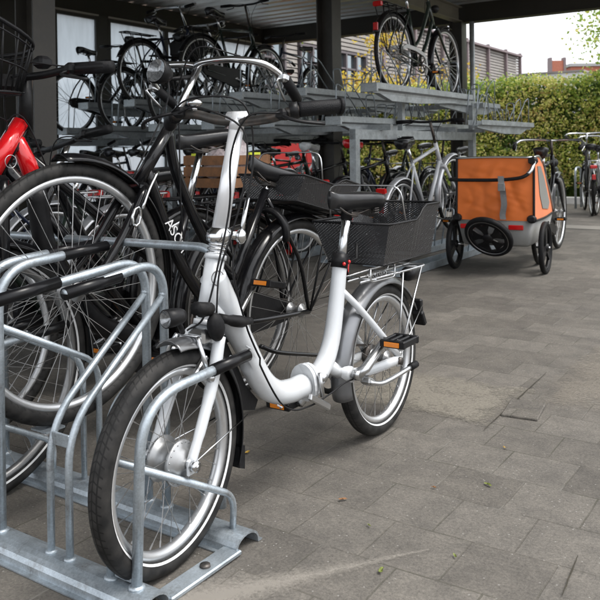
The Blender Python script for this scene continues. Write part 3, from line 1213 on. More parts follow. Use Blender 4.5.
# B: black loop-frame bike whose front wheel stands in the raised slot
def black_bike():
    R = .35
    pit = math.asin(.235 / 1.07)
    t = city_bike('bicycle', -1.70, 1.325, 1, 'black step-through bicycle with raised front wheel and mesh basket, directly behind the white folding bicycle', 'loop', M_BLACK, R, .042, 1.10, 0, pitch=pit, z0=.235,
                  fender='black', hh=1.10, sh=.82, basket='rear_mesh', stripe=False, barw=.28, tail=True, case=False, lamp='bar', ns=36, rimmat=M_RIM, sweep=.16, topdx=-.02, srise=-.04, hp=((.19, 0, .69), (.29, 0, .89)))
    # chain guard seen through the rear wheel, kickstand, name on the down tube
    k = MB()
    k.plate([(.58, .37), (.66, .41), (.90, .40), (1.14, .375), (1.15, .32), (1.02, .28), (.72, .21), (.60, .24)], .03, 'y', .055)
    k.build('chain_case', M_PLAST, t)
    stand(t, (.80, -.07, .22), (1.20, -.09, .19), M_BLACK)
    bb = Vector((.64, 0, R - .06)); h0 = Vector((.19, 0, R + .34))
    d = (bb - h0)
    tm = text_mesh('ASCH', .05); tm.materials.append(M_STRIPE)
    o = link('frame_lettering', tm, t)
    p = h0.lerp(bb, .36) + Vector((.005, -.021, .0))
    ang = math.atan2(d.z, d.x)
    o.matrix_local = Matrix.Translation(p) @ Matrix.Rotation(-ang, 4, 'Y') @ Matrix.Rotation(PI / 2, 4, 'X')
    # rear lock and coat-guard brace
    k = MB()
    k.sweep_arc([(.075, -.012), (.093, -.012), (.093, .012), (.075, .012)], (0, 0, 0), 200, -20, 18)
    m = Matrix.Translation((.86, 0, .62)) @ Matrix.Rotation(PI / 2, 4, 'Z') @ Matrix.Rotation(-.3, 4, 'X')
    k.v = [m @ v for v in k.v]
    k.build('ring_lock', M_PLAST, t)
    k = MB()
    k.tube(smooth_pts([(.20, -.06, .72), (.17, -.065, .66), (.15, -.07, .60)], 3), .005, 6)
    k.tube([(.13 + .016 * math.cos(q * .8), -.072, .575 + .028 * math.sin(q * .8)) for q in range(8)], .0045, 6, closed=True)
    k.build('chain_tensioner', M_CHROME, t)
    return t


black_bike()


def red_bike():
    R = .35
    t = city_bike('bicycle', -1.91, 1.27, 1, 'red bicycle with black wire front basket, leftmost in the galvanised rack', 'mixte', M_BLACK, R, .045, 1.12, 0, fender='black',
                  hh=1.17, sh=.98, barw=.30, bar='flat', rimmat=M_RIMD, stripe=True, lamp=False, sweep=.1, hp=((.06, .0, .90), (.14, 0, 1.03)), topdx=-.06)
    k = MB()
    k.tube([(.03, 0, .89), (.135, 0, 1.042)], [.028, .024], 16)
    k.tube([(.115, 0, 1.005), (.158, 0, .92), (.182, 0, .85)], [.02, .026, .024], 16)
    fr = k.build('head_frame', M_RED, t)
    k = MB()
    BM = Matrix.Translation((.075, 0, .93)) @ Matrix.Rotation(math.radians(33), 4, 'Y')
    k.xf = BM
    k.lathe([(.017, -.0352), (.019, -.0352), (.019, -.034), (.017, -.034)], seg=24, closed=True)
    k.build('head_badge', M_ALU, fr)
    k = MB()
    k.tube(smooth_pts([(.181, 0, .85), (.23, 0, .64), (.40, 0, .42), (.58, 0, .34)], 6), .031, 14)
    k.build('battery_tube', M_PLAST, t)
    def ring(z, sx, sy, cx):
        return [Vector((cx + sx * math.copysign(abs(math.cos(a)) ** .7, math.cos(a)), sy * math.copysign(abs(math.sin(a)) ** .7, math.sin(a)), z)) for a in [2 * PI * i / 32 for i in range(32)]]
    tops = ring(1.29, .15, .18, -.045); bots = ring(1.115, .105, .13, -.02)
    for p in tops:
        p.z += .06 * (-(p.x + .045) / .15)
    k = MB()
    k.tube(tops, .006, 8, closed=True)
    k.tube([a.lerp(b, .12) for a, b in zip(tops, bots)], .0035, 6, closed=True)
    k.tube([a.lerp(b, .55) for a, b in zip(tops, bots)], .003, 6, closed=True)
    k.tube(bots, .0045, 6, closed=True)
    for i in range(32):
        k.tube([tops[i], bots[i]], .0028, 5)
    for i in range(1, 8):
        p = -.105 + .21 * i / 8
        k.tube([(-.02 + p, -.12, 1.115), (-.02 + p, .12, 1.115)], .0028, 5)
    k.build('front_basket', M_PLAST, t)
    k = MB()
    k.box((.09, 0, 1.15), (.07, .05, .05), bev=.015)
    k.tube([(.15, 0, 1.02), (.15, 0, 1.18)], .02, 12)
    k.build('basket_bracket', M_PLAST, t)
    k = MB()
    k.box((.135, -.10, 1.205), (.045, .04, .035), bev=.01)
    k.build('display', M_PLAST, t)
    return t


red_bike()

# other bikes in the same single-tier row, further left
c2 = city_bike('bicycle', -2.36, 1.50, 1, 'black upright bicycle with wooden crate on its carrier, behind the black bicycle with raised wheel', 'omafiets', M_BLACK, .345, .04, 1.1, 1,
               fender='black', hh=.98, sh=.83, lamp=False, steer=-.3, bar='flat')
city_bike('bicycle', -2.80, 1.55, 1, 'dark green bicycle beyond the black bicycle that carries a wooden crate', 'diamond', M_GREENB, .345, .036, 1.06, 1, fender='silver', hh=.98, sh=.87, bar='flat')
city_bike('bicycle', -3.25, 1.5, 1, 'navy blue bicycle standing by the foot of the nearest shelter post', 'loop', M_BLUEB, .345, .036, 1.06, 1, fender='silver', hh=1.02, sh=.88, lamp=True)


def crate():
    t = site_thing('wooden_crate', -2.36, 2.88, .785, 'brown wooden crate with plastic-wrapped contents on the rear carrier of a black bicycle', 'crate')
    k = MB()
    for z in (.02, .075, .13):
        k.box((-.15, 0, z), (.012, .36, .045)); k.box((.15, 0, z), (.012, .36, .045))
        k.box((0, -.18, z), (.312, .012, .045)); k.box((0, .18, z), (.312, .012, .045))
    for sx in (-1, 1):
        for sy in (-1, 1):
            k.box((sx * .138, sy * .168, .075), (.022, .022, .16))
    k.box((0, 0, .004), (.29, .35, .01))
    k.build('slats', M_WOOD, t)
    k = MB()
    rr = []
    for i in range(9):
        ph = i / 8
        ring = []
        for j in range(20):
            a = 2 * PI * j / 20
            r = (1 - ph ** 2.2) * (.95 + .22 * noise.noise(Vector((math.cos(a) * 2, math.sin(a) * 2, ph * 4))))
            ring.append(Vector((.13 * r * math.cos(a) + .01, .16 * r * math.sin(a), .05 + .25 * ph + .04 * noise.noise(Vector((a * 2, ph * 5, 1))))))
        rr.append(ring)
    k.loft(rr)
    k.build('plastic_wrap', M_FILM, t)
    k = MB()
    k.box((.158, .03, .16), (.012, .10, .012))
    k.build('tape', M_YEL, t)
    k = MB(); k.box((-.06, -.19, .158), (.07, .006, .012)); k.build('tape', M_YEL, t)
    t.scale = (.9, .82, .95)


crate()


# ================================================================== FOREGROUND RACK
def front_rack():
    t = site_thing('bicycle_rack', -1.2, 1.16, 0, 'galvanised single-tier hoop rack holding the white folding bicycle', 'bicycle rack')
    B0 = -1.2; A0 = 1.17

    def L(b, a, z):
        return Vector((b - B0, a - A0, z))
    bl, br = -3.6, -1.155
    for a in (1.165, 1.475):
        k = MB()
        w = .045; n = 10
        outer = []; inner = []
        for i in range(n + 1):
            an = PI * i / n
            outer.append((a + w * math.cos(an), .004 + .036 * math.sin(an) ** .8))
            inner.append((a + (w - .004) * math.cos(an), .001 + .034 * math.sin(an) ** .8))
        prof = [(a + w + .012, .004)] + outer + [(a - w - .012, .004), (a - w - .012, .001)] + inner[::-1] + [(a + w + .012, .001)]
        k.loft([[L(bb, y, z) for y, z in prof] for bb in (bl, br)], smooth=False)
        o = k.build('base_rail', M_GALV, t)
        h = MB()
        for i in range(5):
            h.lathe([(.001, .0), (.009, .0), (.011, .004), (.006, .008), (.001, .008)], L(br - .05 - i * .42, a + .03, .022), axis='z', seg=10)
        h.build('anchor_bolt', M_STEELD, o)
    k = MB()
    k.box(L(-1.172, 1.325, .009), (.05, .235, .012), bev=.003)
    o = k.build('tie_bar', M_GALV, t)
    h = MB(); h.lathe([(.001, .0), (.013, .0), (.012, .005), (.001, .006)], L(-1.172, 1.34, .015), axis='z', seg=12)
    h.build('anchor_bolt', M_STEELD, o)
    r = .0115

    def sleeve(p0, p1, par):
        k = MB(); k.tube([p0, p1], .0145, 12); k.build('rubber_sleeve', M_SLEEVE, par)

    def low_slot(c):
        for s in (-1, 1):
            b = c + s * .037
            k = MB()
            top = L(b, 1.27, .435)
            o_ = s * .034 if s > 0 else s * .012
            k.tube(round_path([L(b, 1.165, .03), L(b + o_ * .6, 1.165, .43), L(b + o_, 1.50, .452)], .12, 9), r, 12)
            k.ball(L(b, 1.165, .040), (.019, .019, .007), 10)
            o = k.build('hoop', M_GALV, t)
            sleeve(L(b + o_ * .86, 1.385, .4445), L(b + o_ * 1.01, 1.51, .4527), o)
            k = MB()
            k.tube(round_path([L(b + o_ * .4, 1.165, .29), L(b + o_ * .4, 1.475, .12), L(b + o_ * .2, 1.475, .03)], .05, 7), r * .72, 10)
            k.build('wheel_guide', M_GALV, t)
        k = MB(); k.box(L(c, 1.165, .06), (.05, .01, .03), bev=.003); k.build('tie_plate', M_GALV, t)

    def cradle_slot(c):
        for s in (-1, 1):
            b = c + s * .032
            k = MB()
            f = 1.03 if s < 0 else 1.16
            k.tube(round_path([L(b, 1.475, .03), L(b, 1.475, .675), L(b, f + .0, .635)], .10, 9), r, 12)
            k.ball(L(b, 1.475, .040), (.019, .019, .007), 10)
            o = k.build('hoop', M_GALV, t)
            sleeve(L(b, f, .635), L(b, f + .165, .651), o)
            k = MB()
            k.tube(round_path([L(b, 1.165, .03), L(b, 1.165, .33), L(b, 1.475, .585)], .09, 7), r * .78, 10)
            k.ball(L(b, 1.165, .040), (.015, .015, .006), 10)
            k.ball(L(b, 1.472, .585), (.012, .012, .012), 8)
            k.build('wheel_guide', M_GALV, t)
        k = MB(); k.box(L(c, 1.17, .30), (.06, .006, .03), bev=.002); k.build('tie_plate', M_GALV, t)

    def high_slot(c):
        for s in (-1, 1):
            b = c + s * .032
            k = MB()
            k.tube(round_path([L(b, 1.165, .03), L(b, 1.165, .67), L(b, 1.50, .69)], .10, 9), r * 1.08, 12)
            k.ball(L(b, 1.165, .040), (.02, .02, .007), 10)
            o = k.build('hoop', M_GALV, t)
            sleeve(L(b, 1.36, .6815), L(b, 1.51, .6905), o)
            k = MB()
            k.tube(round_path([L(b, 1.165, .535), L(b, 1.475, .375), L(b, 1.475, .03)], .06, 7), r * .72, 10)
            k.build('wheel_guide', M_GALV, t)
        k = MB(); k.box(L(c, 1.33, .232), (.062, .06, .005)); k.build('tie_plate', M_GALV, t)
    seq = [(-1.245, low_slot), (-1.45, cradle_slot), (-1.70, high_slot), (-1.91, low_slot), (-2.12, cradle_slot), (-2.36, low_slot), (-2.58, cradle_slot), (-2.80, low_slot), (-3.02, cradle_slot), (-3.25, low_slot)]
    for c, f in seq:
        f(c)
    k = MB()
    k.tube(round_path([L(-3.5, 1.56, .03), L(-3.5, 1.56, .68), L(-1.305, 1.56, .70), L(-1.305, 1.56, .03)], .07, 8), r, 12)
    k.build('top_rail', M_GALV, t)


front_rack()


# ================================================================== TWO-TIER RACK
def two_tier():
    t = site_thing('two_tier_rack', -4.5, 5.7, 0, 'long galvanised two-tier bicycle rack under the shelter roof', 'bicycle rack')
    B0, A0 = -4.5, 5.7

    def L(b, a, z):
        return Vector((b - B0, a - A0, z))
    for b in (-3.3, -5.4, -7.1):
        k = MB()
        k.box(L(b, 5.72, .56), (.06, .07, 1.12)); k.box(L(b, 8.35, .56), (.06, .07, 1.12))
        k.box(L(b, 7.035, 1.075), (.055, 2.7, .085))
        k.box(L(b, 5.72, .006), (.14, .16, .012)); k.box(L(b, 8.35, .006), (.14, .16, .012))
        k.box(L(b, 8.35, 1.3), (.05, .06, .3))
        k.box(L(b, 6.6, 1.25), (.05, .06, .28))
        k.build('support_frame', M_GALVD, t)
    for a, z in ((6.15, 1.14), (7.6, 1.14), (8.4, 1.14), (8.4, 1.42)):
        k = MB()
        k.box(L(-5.17, a, z), (4.0, .05, .05)); k.build('cross_beam', M_GALVD, t)
    # trays
    proto = None
    slots = []
    b = -3.08; i = 0
    while b > -7.1:
        slots.append((b, 1.44 if i % 2 == 0 else 1.18))
        b -= .345; i += 1

    def tray_mesh(L0, L1):
        k = MB()
        prof = [(-.075, .05), (-.075, .0), (-.03, -.012), (-.028, -.03), (.028, -.03), (.03, -.012), (.075, .0), (.075, .05), (.07, .05), (.07, .004), (.026, -.006), (.024, -.024), (-.024, -.024), (-.026, -.006), (-.07, .004), (-.07, .05)]
        k.loft([[Vector((x, y, z)) for x, z in prof] for y in (L0, L1)], smooth=False)
        k.plate([(L0 + .12, -.03), (L0 + .35, -.085), (L0 + .9, -.085), (L1, -.03)], .05, 'x')
        return k.mesh('bicycle_tray')
    tm = tray_mesh(0, 2.05); tm.materials.append(M_GALVD)
    tf = tray_mesh(0, 1.7); tf.materials.append(M_GALVD)
    k = MB()
    for x in (-.05, .05):
        # leaning loops that hold the wheel
        k.tube(round_path([(x, 1.20, .0), (x * .6, 1.22, .24), (x * .6, 1.42, .34), (x, 1.62, .0)], .05, 4), .0065, 6)
        k.tube(round_path([(x, .62, .0), (x, .25, .30), (x, .12, .34), (x * .8, .10, .02)], .04, 4), .0055, 6)
        k.tube([(x, .95, .0), (x * .7, 1.22, .22)], .005, 6)
    k.tube(round_path([(-.05, .66, .0), (-.04, .62, .26), (.04, .62, .26), (.05, .66, .0)], .03, 4), .0065, 6)
    k.tube(round_path([(-.055, 1.8, .0), (-.045, 1.72, .36), (.045, 1.72, .36), (.055, 1.8, .0)], .03, 4), .0065, 6)
    for y in (.80, .98):
        k.tube(round_path([(-.05, y, .0), (-.05, y + .05, .18), (.05, y + .05, .18), (.05, y, .0)], .02, 3), .0055, 6)
    lm = k.mesh('wheel_holder'); lm.materials.append(M_GALV)
    for b, z in slots:
        o = link('bicycle_tray', tm, t)
        o.location = L(b, 5.6, z)
        h = link('wheel_holder', lm, o)
        k2 = MB(); k2.box((0, -.005, .012), (.16, .02, .09), bev=.004)
        o2 = link('tray_handle', HANDLE, o)
    for i, b in enumerate([-2.95 - .41 * j for j in range(10)]):
        z = 1.18 if i % 2 == 0 else 1.42
        o = link('bicycle_tray', tf, t)
        o.matrix_local = Matrix.Translation(L(b, 9.25, z)) @ Matrix.Rotation(PI, 4, 'Z')
        link('wheel_holder', lm, o)
    # ground-level trays
    g = MB()
    prof = [(-.07, .06), (-.07, .012), (.07, .012), (.07, .06), (.075, .06), (.075, .006), (-.075, .006), (-.075, .06)]
    g.loft([[Vector((x, y, z)) for x, z in prof] for y in (0, 2.0)], smooth=False)
    for y in (1.1, 1.5):
        g.tube(round_path([(-.05, y, .01), (-.04, y + .1, .36), (.04, y + .1, .36), (.05, y, .01)], .03, 4), .008, 6)
    gm = g.mesh('ground_tray'); gm.materials.append(M_GALV)
    for i in range(11):
        o = link('ground_tray', gm, t)
        o.location = L(-2.63 - .41 * i, 5.15 if i == 0 else 5.5, 0)


hm_ = MB(); hm_.box((0, -.012, .012), (.155, .022, .075), bev=.004)
HANDLE = hm_.mesh('tray_handle'); HANDLE.materials.append(M_GALVD)
two_tier()

# the upper bikes -------------------------------------------------
up_kw = dict(face=-1, lod=1, ns=28)
wb = 1.08


def upper(b, z, label, a=None, **kw):
    kw2 = dict(lod=1, ns=28, wb=1.08)
    kw2.update(kw)
    # facing away: rear contact nearest, so front contact (local x=0) is further along a
    return city_bike('bicycle', b, (a or 6.05) + 1.08, -1, label, z0=z - .02, group='bicycles on the upper tier', **kw2)


city_bike('bicycle', -3.08, 6.04 + 1.10, -1, 'dark green bicycle with silver chainguard alone on the right end of the upper tier', 'loop', M_GREENB, .345, .038, 1.10, 1,
          fender='black', z0=1.43, sh=.9, hh=1.1, tail=True, stripe=False, rimmat=M_RIM, case=False, lamp=True)
_up = [o for o in bpy.data.objects if o.get('label', '').startswith('dark green bicycle with silver chainguard')][0]
k = MB()
_o = [(1.10 - .04, .40), (.98, .43), (.80, .42), (.70, .40), (.62, .38), (.575, .33), (.56, .28), (.565, .22), (.59, .18), (.61, .19), (.59, .23), (.588, .28), (.605, .33), (.65, .355), (.80, .385), (.98, .395), (1.05, .375)]
k.plate([(x, z) for x, z in _o], .012, 'y', .062)
k.plate([(x, z) for x, z in _o], .012, 'y', -.062)
k.build('chainguard', mat('pale_grey_plastic', (.42, .43, .42), .4, 0, .08, 10), _up)
k = MB(); k.plate([(.30, .30), (.37, .27), (.40, .12), (.28, .10)], .05, 'y'); k.build('mud_flap', M_RUB, _up)
ub = [(-6.875, 1.18, 'diamond', M_BLACK, 'black', 'black bicycle with thin saddle leftmost on the upper tier, before the window'),
      (-6.185, 1.18, 'diamond', M_BLACK, 'black', 'black bicycle with high padded saddle, second from left on the upper tier'),
      (-5.84, 1.44, 'loop', M_BLUEB, 'black', 'navy step-through bicycle, third from left on the upper tier'),
      (-5.495, 1.18, 'omafiets', M_BLACK, 'black', 'black roadster bicycle, fourth from left on the upper tier'),
      (-5.15, 1.44, 'diamond', M_GREENB, 'black', 'dark green bicycle, rightmost of the five crowded on the left of the upper tier')]
for i, (b, z, st, cm, fd, lab) in enumerate(ub):
    upper(b, z, lab, a=5.72 + (.0, .1, .05, .12, .2)[i], style=st, col=cm, fender=fd, sh=(.92, .98, .9, .95, .93)[i], hh=(1.05, 1.08, 1.12, 1.15, 1.1)[i], bar='swept' if st != 'diamond' else 'flat', lamp=False, tail=False, rack=(i > 0))
# bag on the fourth
t = site_thing('saddle_bag', -5.495, 6.1, 1.94, 'black fabric bag on the rear carrier of an upper-tier bicycle', 'bag')
k = MB(); k.box((0, 0, .08), (.34, .26, .2), bev=.04); k.build('bag_body', mat('bag_cloth', (.012, .012, .013), .8, 0, .3, 20, bump=.4), t)
k = MB(); k.box((0, -.02, .188), (.3, .22, .02), bev=.008); k.build('bag_flap', MATS['bag_cloth'], t)

# lower tier bikes ----------------------------------------------------
lowspec = [
    (-2.86, 'diamond', M_WHITE, 'silver', 'white-framed bicycle with silver mudguards and red tail light beside the orange trailer', dict(hh=1.06, sh=.95, bar='flat', rack=False, case=False, pitch=.17, lift=.18)),
    (-3.42, 'sport', M_BLACK, 'black', 'black bicycle with red-topped saddle, right beside the white-framed bicycle', dict(hh=1.02, sh=.97, bar='flat', rack=False, saddle_m=M_RED, case=False)),
    (-3.86, 'sport', M_BLACK, None, 'black mountain bicycle with pale narrow saddle on the lower tier', dict(hh=1.0, sh=.95, bar='flat', rack=False, saddle_m=M_WHITE, case=False, R=.33, tw=.05)),
    (-4.40, 'diamond', M_GREENB, 'black', 'dark green bicycle on the lower tier just left of the middle post', dict(hh=1.03, bar='flat')),
    (-4.82, 'sport', M_BLACK, 'black', 'black sports bicycle with black flat bars in front of the red board', dict(hh=1.0, bar='flat', rack=False)),
    (-5.25, 'loop', M_BLUEB, 'silver', 'navy step-through bicycle on the lower tier, below the dark green upper one', dict(hh=1.06)),
    (-5.66, 'diamond', M_BLACK, 'black', 'black gents bicycle on the lower tier, right of the silver one', dict(hh=1.04)),
    (-6.07, 'loop', M_SILVP, 'silver', 'silver step-through bicycle on the lower tier', dict(hh=1.05)),
    (-6.48, 'omafiets', M_BLACK, 'black', 'black roadster bicycle on the lower tier, second from the window wall', dict(hh=1.1)),
    (-6.90, 'diamond', M_BLUEB, 'silver', 'navy bicycle nearest to the window wall on the lower tier', dict(hh=1.0)),
]
for b, st, cm, fd, lab, kw in lowspec:
    kk = dict(lod=1, ns=28, wb=1.07, sh=.92, lamp=False)
    kk.update(kw)
    city_bike('bicycle', b, 5.75 + 1.07 + random.uniform(-.06, .08), -1, lab, st, cm, fender=fd, z0=.012 + kk.get('lift', 0), group='bicycles on the lower tier', **kk)

far_side = [
    (-3.62, .012, 'diamond', M_BLACK, 'silver', 'black bicycle with silver mudguards on the far side, seen through the right rack frame'),
    (-4.15, .012, 'loop', M_GREENB, 'black', 'dark green bicycle on the far side, left of the black one with silver mudguards'),
    (-4.62, .012, 'diamond', M_BLUEB, 'silver', 'navy bicycle on the far side of the rack just left of the middle post'),
    (-5.10, .012, 'sport', M_BLACK, 'black', 'black bicycle on the far side, directly in front of the red board'),
    (-5.60, .012, 'loop', M_SILVP, 'silver', 'silver-grey bicycle on the far side of the rack beyond the wooden crate'),
    (-6.15, .012, 'diamond', M_BLACK, 'black', 'black bicycle on the far side of the rack, second from the window wall'),
    (-6.75, .012, 'loop', M_BLUEB, 'silver', 'navy bicycle on the far side of the rack against the window wall'),
    (-6.64, 1.40, 'diamond', M_BLACK, 'silver', 'black bicycle on the far upper trays, closest to the shelter corner'),
    (-6.23, 1.16, 'loop', M_GREENB, 'black', 'dark green bicycle on the far upper trays beside the corner one'),
    (-5.82, 1.40, 'diamond', M_BLUEB, 'black', 'navy bicycle on the far upper trays, rightmost of three there'),
]
for i, (b, z, st, cm, fd, lab) in enumerate(far_side):
    city_bike('bicycle', b, 7.95 + (i % 3) * .06, 1, lab, st, cm, fender=fd, z0=z, lod=2, ns=20, wb=1.07, sh=(.9, .95, .87)[i % 3], hh=(1.03, 1.1, 1.0)[i % 3],
              bar='swept' if st == 'loop' else 'flat', lamp=(i % 2 == 0), rack=st != 'sport', group='bicycles on the far side of the two-tier rack', tail=False)
city_bike('bicycle', -2.72, 12.15, -1, 'silver step-through bicycle overlapping the chrome-barred one by the hedge', 'loop', M_SILVP, .345, .036, 1.06, 1, fender='silver', sh=.9, hh=1.08, rack=True, yaw=.1, lamp=True, tail=False)
# bikes by the hedge ----------------------------------------------------
city_bike('bicycle', -2.08, 7.36, -1, 'black bicycle with wide dark saddle parked just beyond the orange trailer', 'diamond', M_BLACK, .345, .038, 1.06, 1, fender='black', sh=.89, hh=1.0, rack=False, yaw=.14, steer=-.05, tail=False, lamp=True)
city_bike('bicycle', -2.98, 11.95, -1, 'black bicycle with red tail light and chrome bars standing by the hedge', 'loop', M_BLACK, .345, .036, 1.06, 1, fender='black', sh=.92, hh=1.12, rack=False, yaw=.33)
city_bike('bicycle', -2.42, 11.8, -1, 'dark bicycle at the far right beside the one with chrome bars', 'diamond', M_BLUEB, .345, .036, 1.06, 1, fender='silver', sh=.9, hh=1.05, yaw=.25)
t = site_thing('hoop_stand', -3.15, 12.2, 0, 'small pair of galvanised hoops before the hedge', 'bicycle stand')
for x in (-.35, 0):
    k = MB(); k.tube(round_path([(x, -.1, 0), (x, -.1, .62), (x, .22, .62), (x, .22, 0)], .12, 6), .017, 8); k.build('hoop', M_GALV, t)


# ================================================================== TRAILER
def fabric(name, col, see=0.0):
    m, nt, p, out = new_mat(name)
    tc = nt.nodes.new('ShaderNodeTexCoord')
    nz = nt.nodes.new('ShaderNodeTexNoise'); nz.inputs['Scale'].default_value = 3; nz.inputs['Detail'].default_value = 3
    nt.links.new(tc.outputs['Object'], nz.inputs['Vector'])
    n2 = nt.nodes.new('ShaderNodeTexNoise'); n2.inputs['Scale'].default_value = 260; n2.inputs['Detail'].default_value = 2
    nt.links.new(tc.outputs['Object'], n2.inputs['Vector'])
    cr = nt.nodes.new('ShaderNodeValToRGB')
    cr.color_ramp.elements[0].position = .3; cr.color_ramp.elements[1].position = .7
    cr.color_ramp.elements[0].color = (*[c * .9 for c in col], 1); cr.color_ramp.elements[1].color = (*[min(1, c * 1.08) for c in col], 1)
    nt.links.new(nz.outputs['Fac'], cr.inputs['Fac']); nt.links.new(cr.outputs[0], p.inputs['Base Color'])
    b = nt.nodes.new('ShaderNodeBump'); b.inputs['Strength'].default_value = .25; b.inputs['Distance'].default_value = .003
    nt.links.new(n2.outputs['Fac'], b.inputs['Height']); nt.links.new(b.outputs[0], p.inputs['Normal'])
    p.inputs['Roughness'].default_value = .6
    p.inputs['Sheen Weight'].default_value = .2
    return m


M_ORFAB = fabric('orange_cloth', (.68, .15, .016))
M_GREYN = fabric('grey_netting', (.13, .13, .115))
M_TUB = mat('grey_tub_plastic', (.26, .26, .25), .5, 0, .12, 8, bump=.1, dirt=(.12, .11, .09), dirtamt=.4)
M_STRAP = mat('grey_strap', (.2, .2, .2), .7, 0, .15, 60, bump=.5)


def trailer():
    # rear axle centre between the two wheels; heading (away) 24 deg right of the view
    cx, cy = 1.515, 5.98
    hd = math.radians(28)
    t = empty('child_trailer', (cx, cy, 0), -hd)
    tag(t, 'orange and grey two-wheeled child bicycle trailer parked behind a bicycle', 'trailer')
    # local: x right, y ahead, z up.  back face at y ~ -.12
    W = .285

    def wheel(x):
        w = MB()
        R = .195
        w.lathe([(R, -.008), (R - .006, -.017), (R - .03, -.018), (R - .032, 0), (R - .03, .018), (R - .006, .017), (R, .008)], axis='x', seg=36, closed=True)
        w.v = [v for v in w.v]
        o = w.build('wheel', M_RUB, t)
        o.location = (x, .0, R)
        h = MB()
        h.lathe([(R - .026, -.012), (R - .044, -.012), (R - .046, .012), (R - .026, .012)], axis='x', seg=32, closed=True)
        for i in range(3):
            a = PI / 2 + 2 * PI * i / 3
            d = Vector((0, math.cos(a), math.sin(a))); s = Vector((0, -math.sin(a), math.cos(a)))
            h.loft([[d * .02 + s * .024 + Vector((.01, 0, 0)), d * .02 - s * .024 + Vector((.01, 0, 0)), d * .02 - s * .024 - Vector((.01, 0, 0)), d * .02 + s * .024 - Vector((.01, 0, 0))],
                    [d * .155 + s * .036 + Vector((.008, 0, 0)), d * .155 - s * .036 + Vector((.008, 0, 0)), d * .155 - s * .036 - Vector((.008, 0, 0)), d * .155 + s * .036 - Vector((.008, 0, 0))]], smooth=False)
        h.lathe([(.001, -.03), (.028, -.03), (.03, .02), (.001, .03)], axis='x', seg=16)
        h.build('wheel_disc', M_PLAST, o)
        k = MB(); k.tube([(x * .8, 0, R), (x * 1.1, 0, R)], .009, 8); k.build('axle', M_CHROME, t)
    wheel(-.345); wheel(.345)
    # tub
    k = MB()
    def rect(y0, y1, w, z, rr=.04):
        return [Vector(p) for p in round_path([(-w + .001, y0, z), (w, y0, z), (w, y1, z), (-w, y1, z), (-w, y0, z)], rr, 4)][:-1]
    k.loft([rect(-.09, .60, W - .05, .205, .03), rect(-.105, .63, W - .035, .225, .03), rect(-.125, .66, W, .40, .03)])
    k.build('tub', M_TUB, t)
    # fabric back with wrinkles (inset panels)
    def panel(corners, n, m, nx, nz, amp, mat_, name, par, seed=0):
        p = MB(); g = []
        A_, B_, C_, D_ = [Vector(c) for c in corners]
        nn = (B_ - A_).cross(D_ - A_).normalized()
        for j in range(nz + 1):
            for i in range(nx + 1):
                u, v = i / nx, j / nz
                q = A_.lerp(B_, u).lerp(D_.lerp(C_, u), v)
                e = min(1, 6 * min(u, 1 - u)) * min(1, 6 * min(v, 1 - v))
                w = noise.noise(Vector((u * 1.6 + v * 1.2, v * 2.4 - u * .9, seed))) + .9 * (abs(noise.noise(Vector((u * 2.6 + v * 2.2, v * 1.6 - u * 2.4, seed + 3)))) ** .6) * (1.2 - v) + .35 * noise.noise(Vector((u * 9 - v * 5, v * 2.5 + u * 2, seed + 7))) + .3 * abs(noise.noise(Vector((u * 4 + v * 9, v * 3, seed + 9))))
                g.append(q + nn * amp * w * e)
        fs = []
        for j in range(nz):
            for i in range(nx):
                a = j * (nx + 1) + i
                fs.append((a, a + 1, a + nx + 2, a + nx + 1))
        p._add(g, fs)
        return p.build(name, mat_, par)
    yb = -.13
    body = panel([(-W, yb, .40), (W, yb, .40), (W, yb + .035, .865), (-W, yb + .035, .865)], 0, 0, 44, 40, .024, M_ORFAB, 'back_panel', t, 2)
    # sides
    for s in (-1, 1):
        side = [(s * W, yb, .40), (s * W, .66, .40), (s * W, .62, .45), (s * (W - .02), .28, .80), (s * (W - .01), .12, .865), (s * W, yb + .035, .865)]
        k = MB()
        k.plate([(p[1], p[2]) for p in side], .006, 'x', s * (W - .004))
        o = k.build('side_panel', M_ORFAB, t)
        k = MB()
        k.plate([(.05, .80), (.16, .80), (.30, .70), (.50, .50), (.44, .45), (.22, .47), (.12, .58)], .004, 'x', s * (W + .002))
        k.build('side_window', M_GREYN, o)
    k = MB()
    k.quad((-W, yb + .035, .865), (W, yb + .035, .865), (W - .01, .12, .868), (-W + .01, .12, .868))
    k.quad((-W + .01, .12, .868), (W - .01, .12, .868), (W - .02, .28, .80), (-W + .02, .28, .80))
    k.quad((-W + .02, .28, .80), (W - .02, .28, .80), (W, .62, .45), (-W, .62, .45))
    k.build('roof_panel', M_ORFAB, t)
    # frame tubes
    k = MB()
    for s in (-1, 1):
        k.tube(smooth_pts([(s * (W + .006), yb - .002, .40), (s * (W + .006), yb + .015, .65), (s * (W + .006), yb + .032, .868)], 4), .009, 8)
        k.tube(smooth_pts([(s * (W + .006), yb, .40), (s * (W + .006), .3, .395), (s * (W + .004), .66, .41)], 4), .008, 8)
    k.build('piping', M_PLAST, t)
    k = MB()
    k.tube(smooth_pts([(-W - .004, yb + .035, .868), (0, yb + .03, .874), (W + .004, yb + .035, .868)], 5), .009, 8)
    for s in (-1, 1):
        k.tube(smooth_pts([(s * (W + .005), yb + .035, .87), (s * (W + .0), .12, .872), (s * (W - .012), .28, .805), (s * (W + .002), .50, .60), (s * (W + .005), .66, .42)], 6), .0085, 8)
    k.build('frame_tube', M_ALU, t)
    # push bar across the back
    k = MB()
    k.tube(smooth_pts([(W + .012, yb + .03, .845), (W + .0, yb - .04, .78), (W - .04, yb - .075, .735), (W - .12, yb - .08, .715), (0, yb - .08, .705), (-W + .0, yb - .075, .705), (-W - .03, yb - .05, .71)], 6), .0135, 10)
    pb_ = k.build('push_bar', M_PLAST, t)
    k = MB()
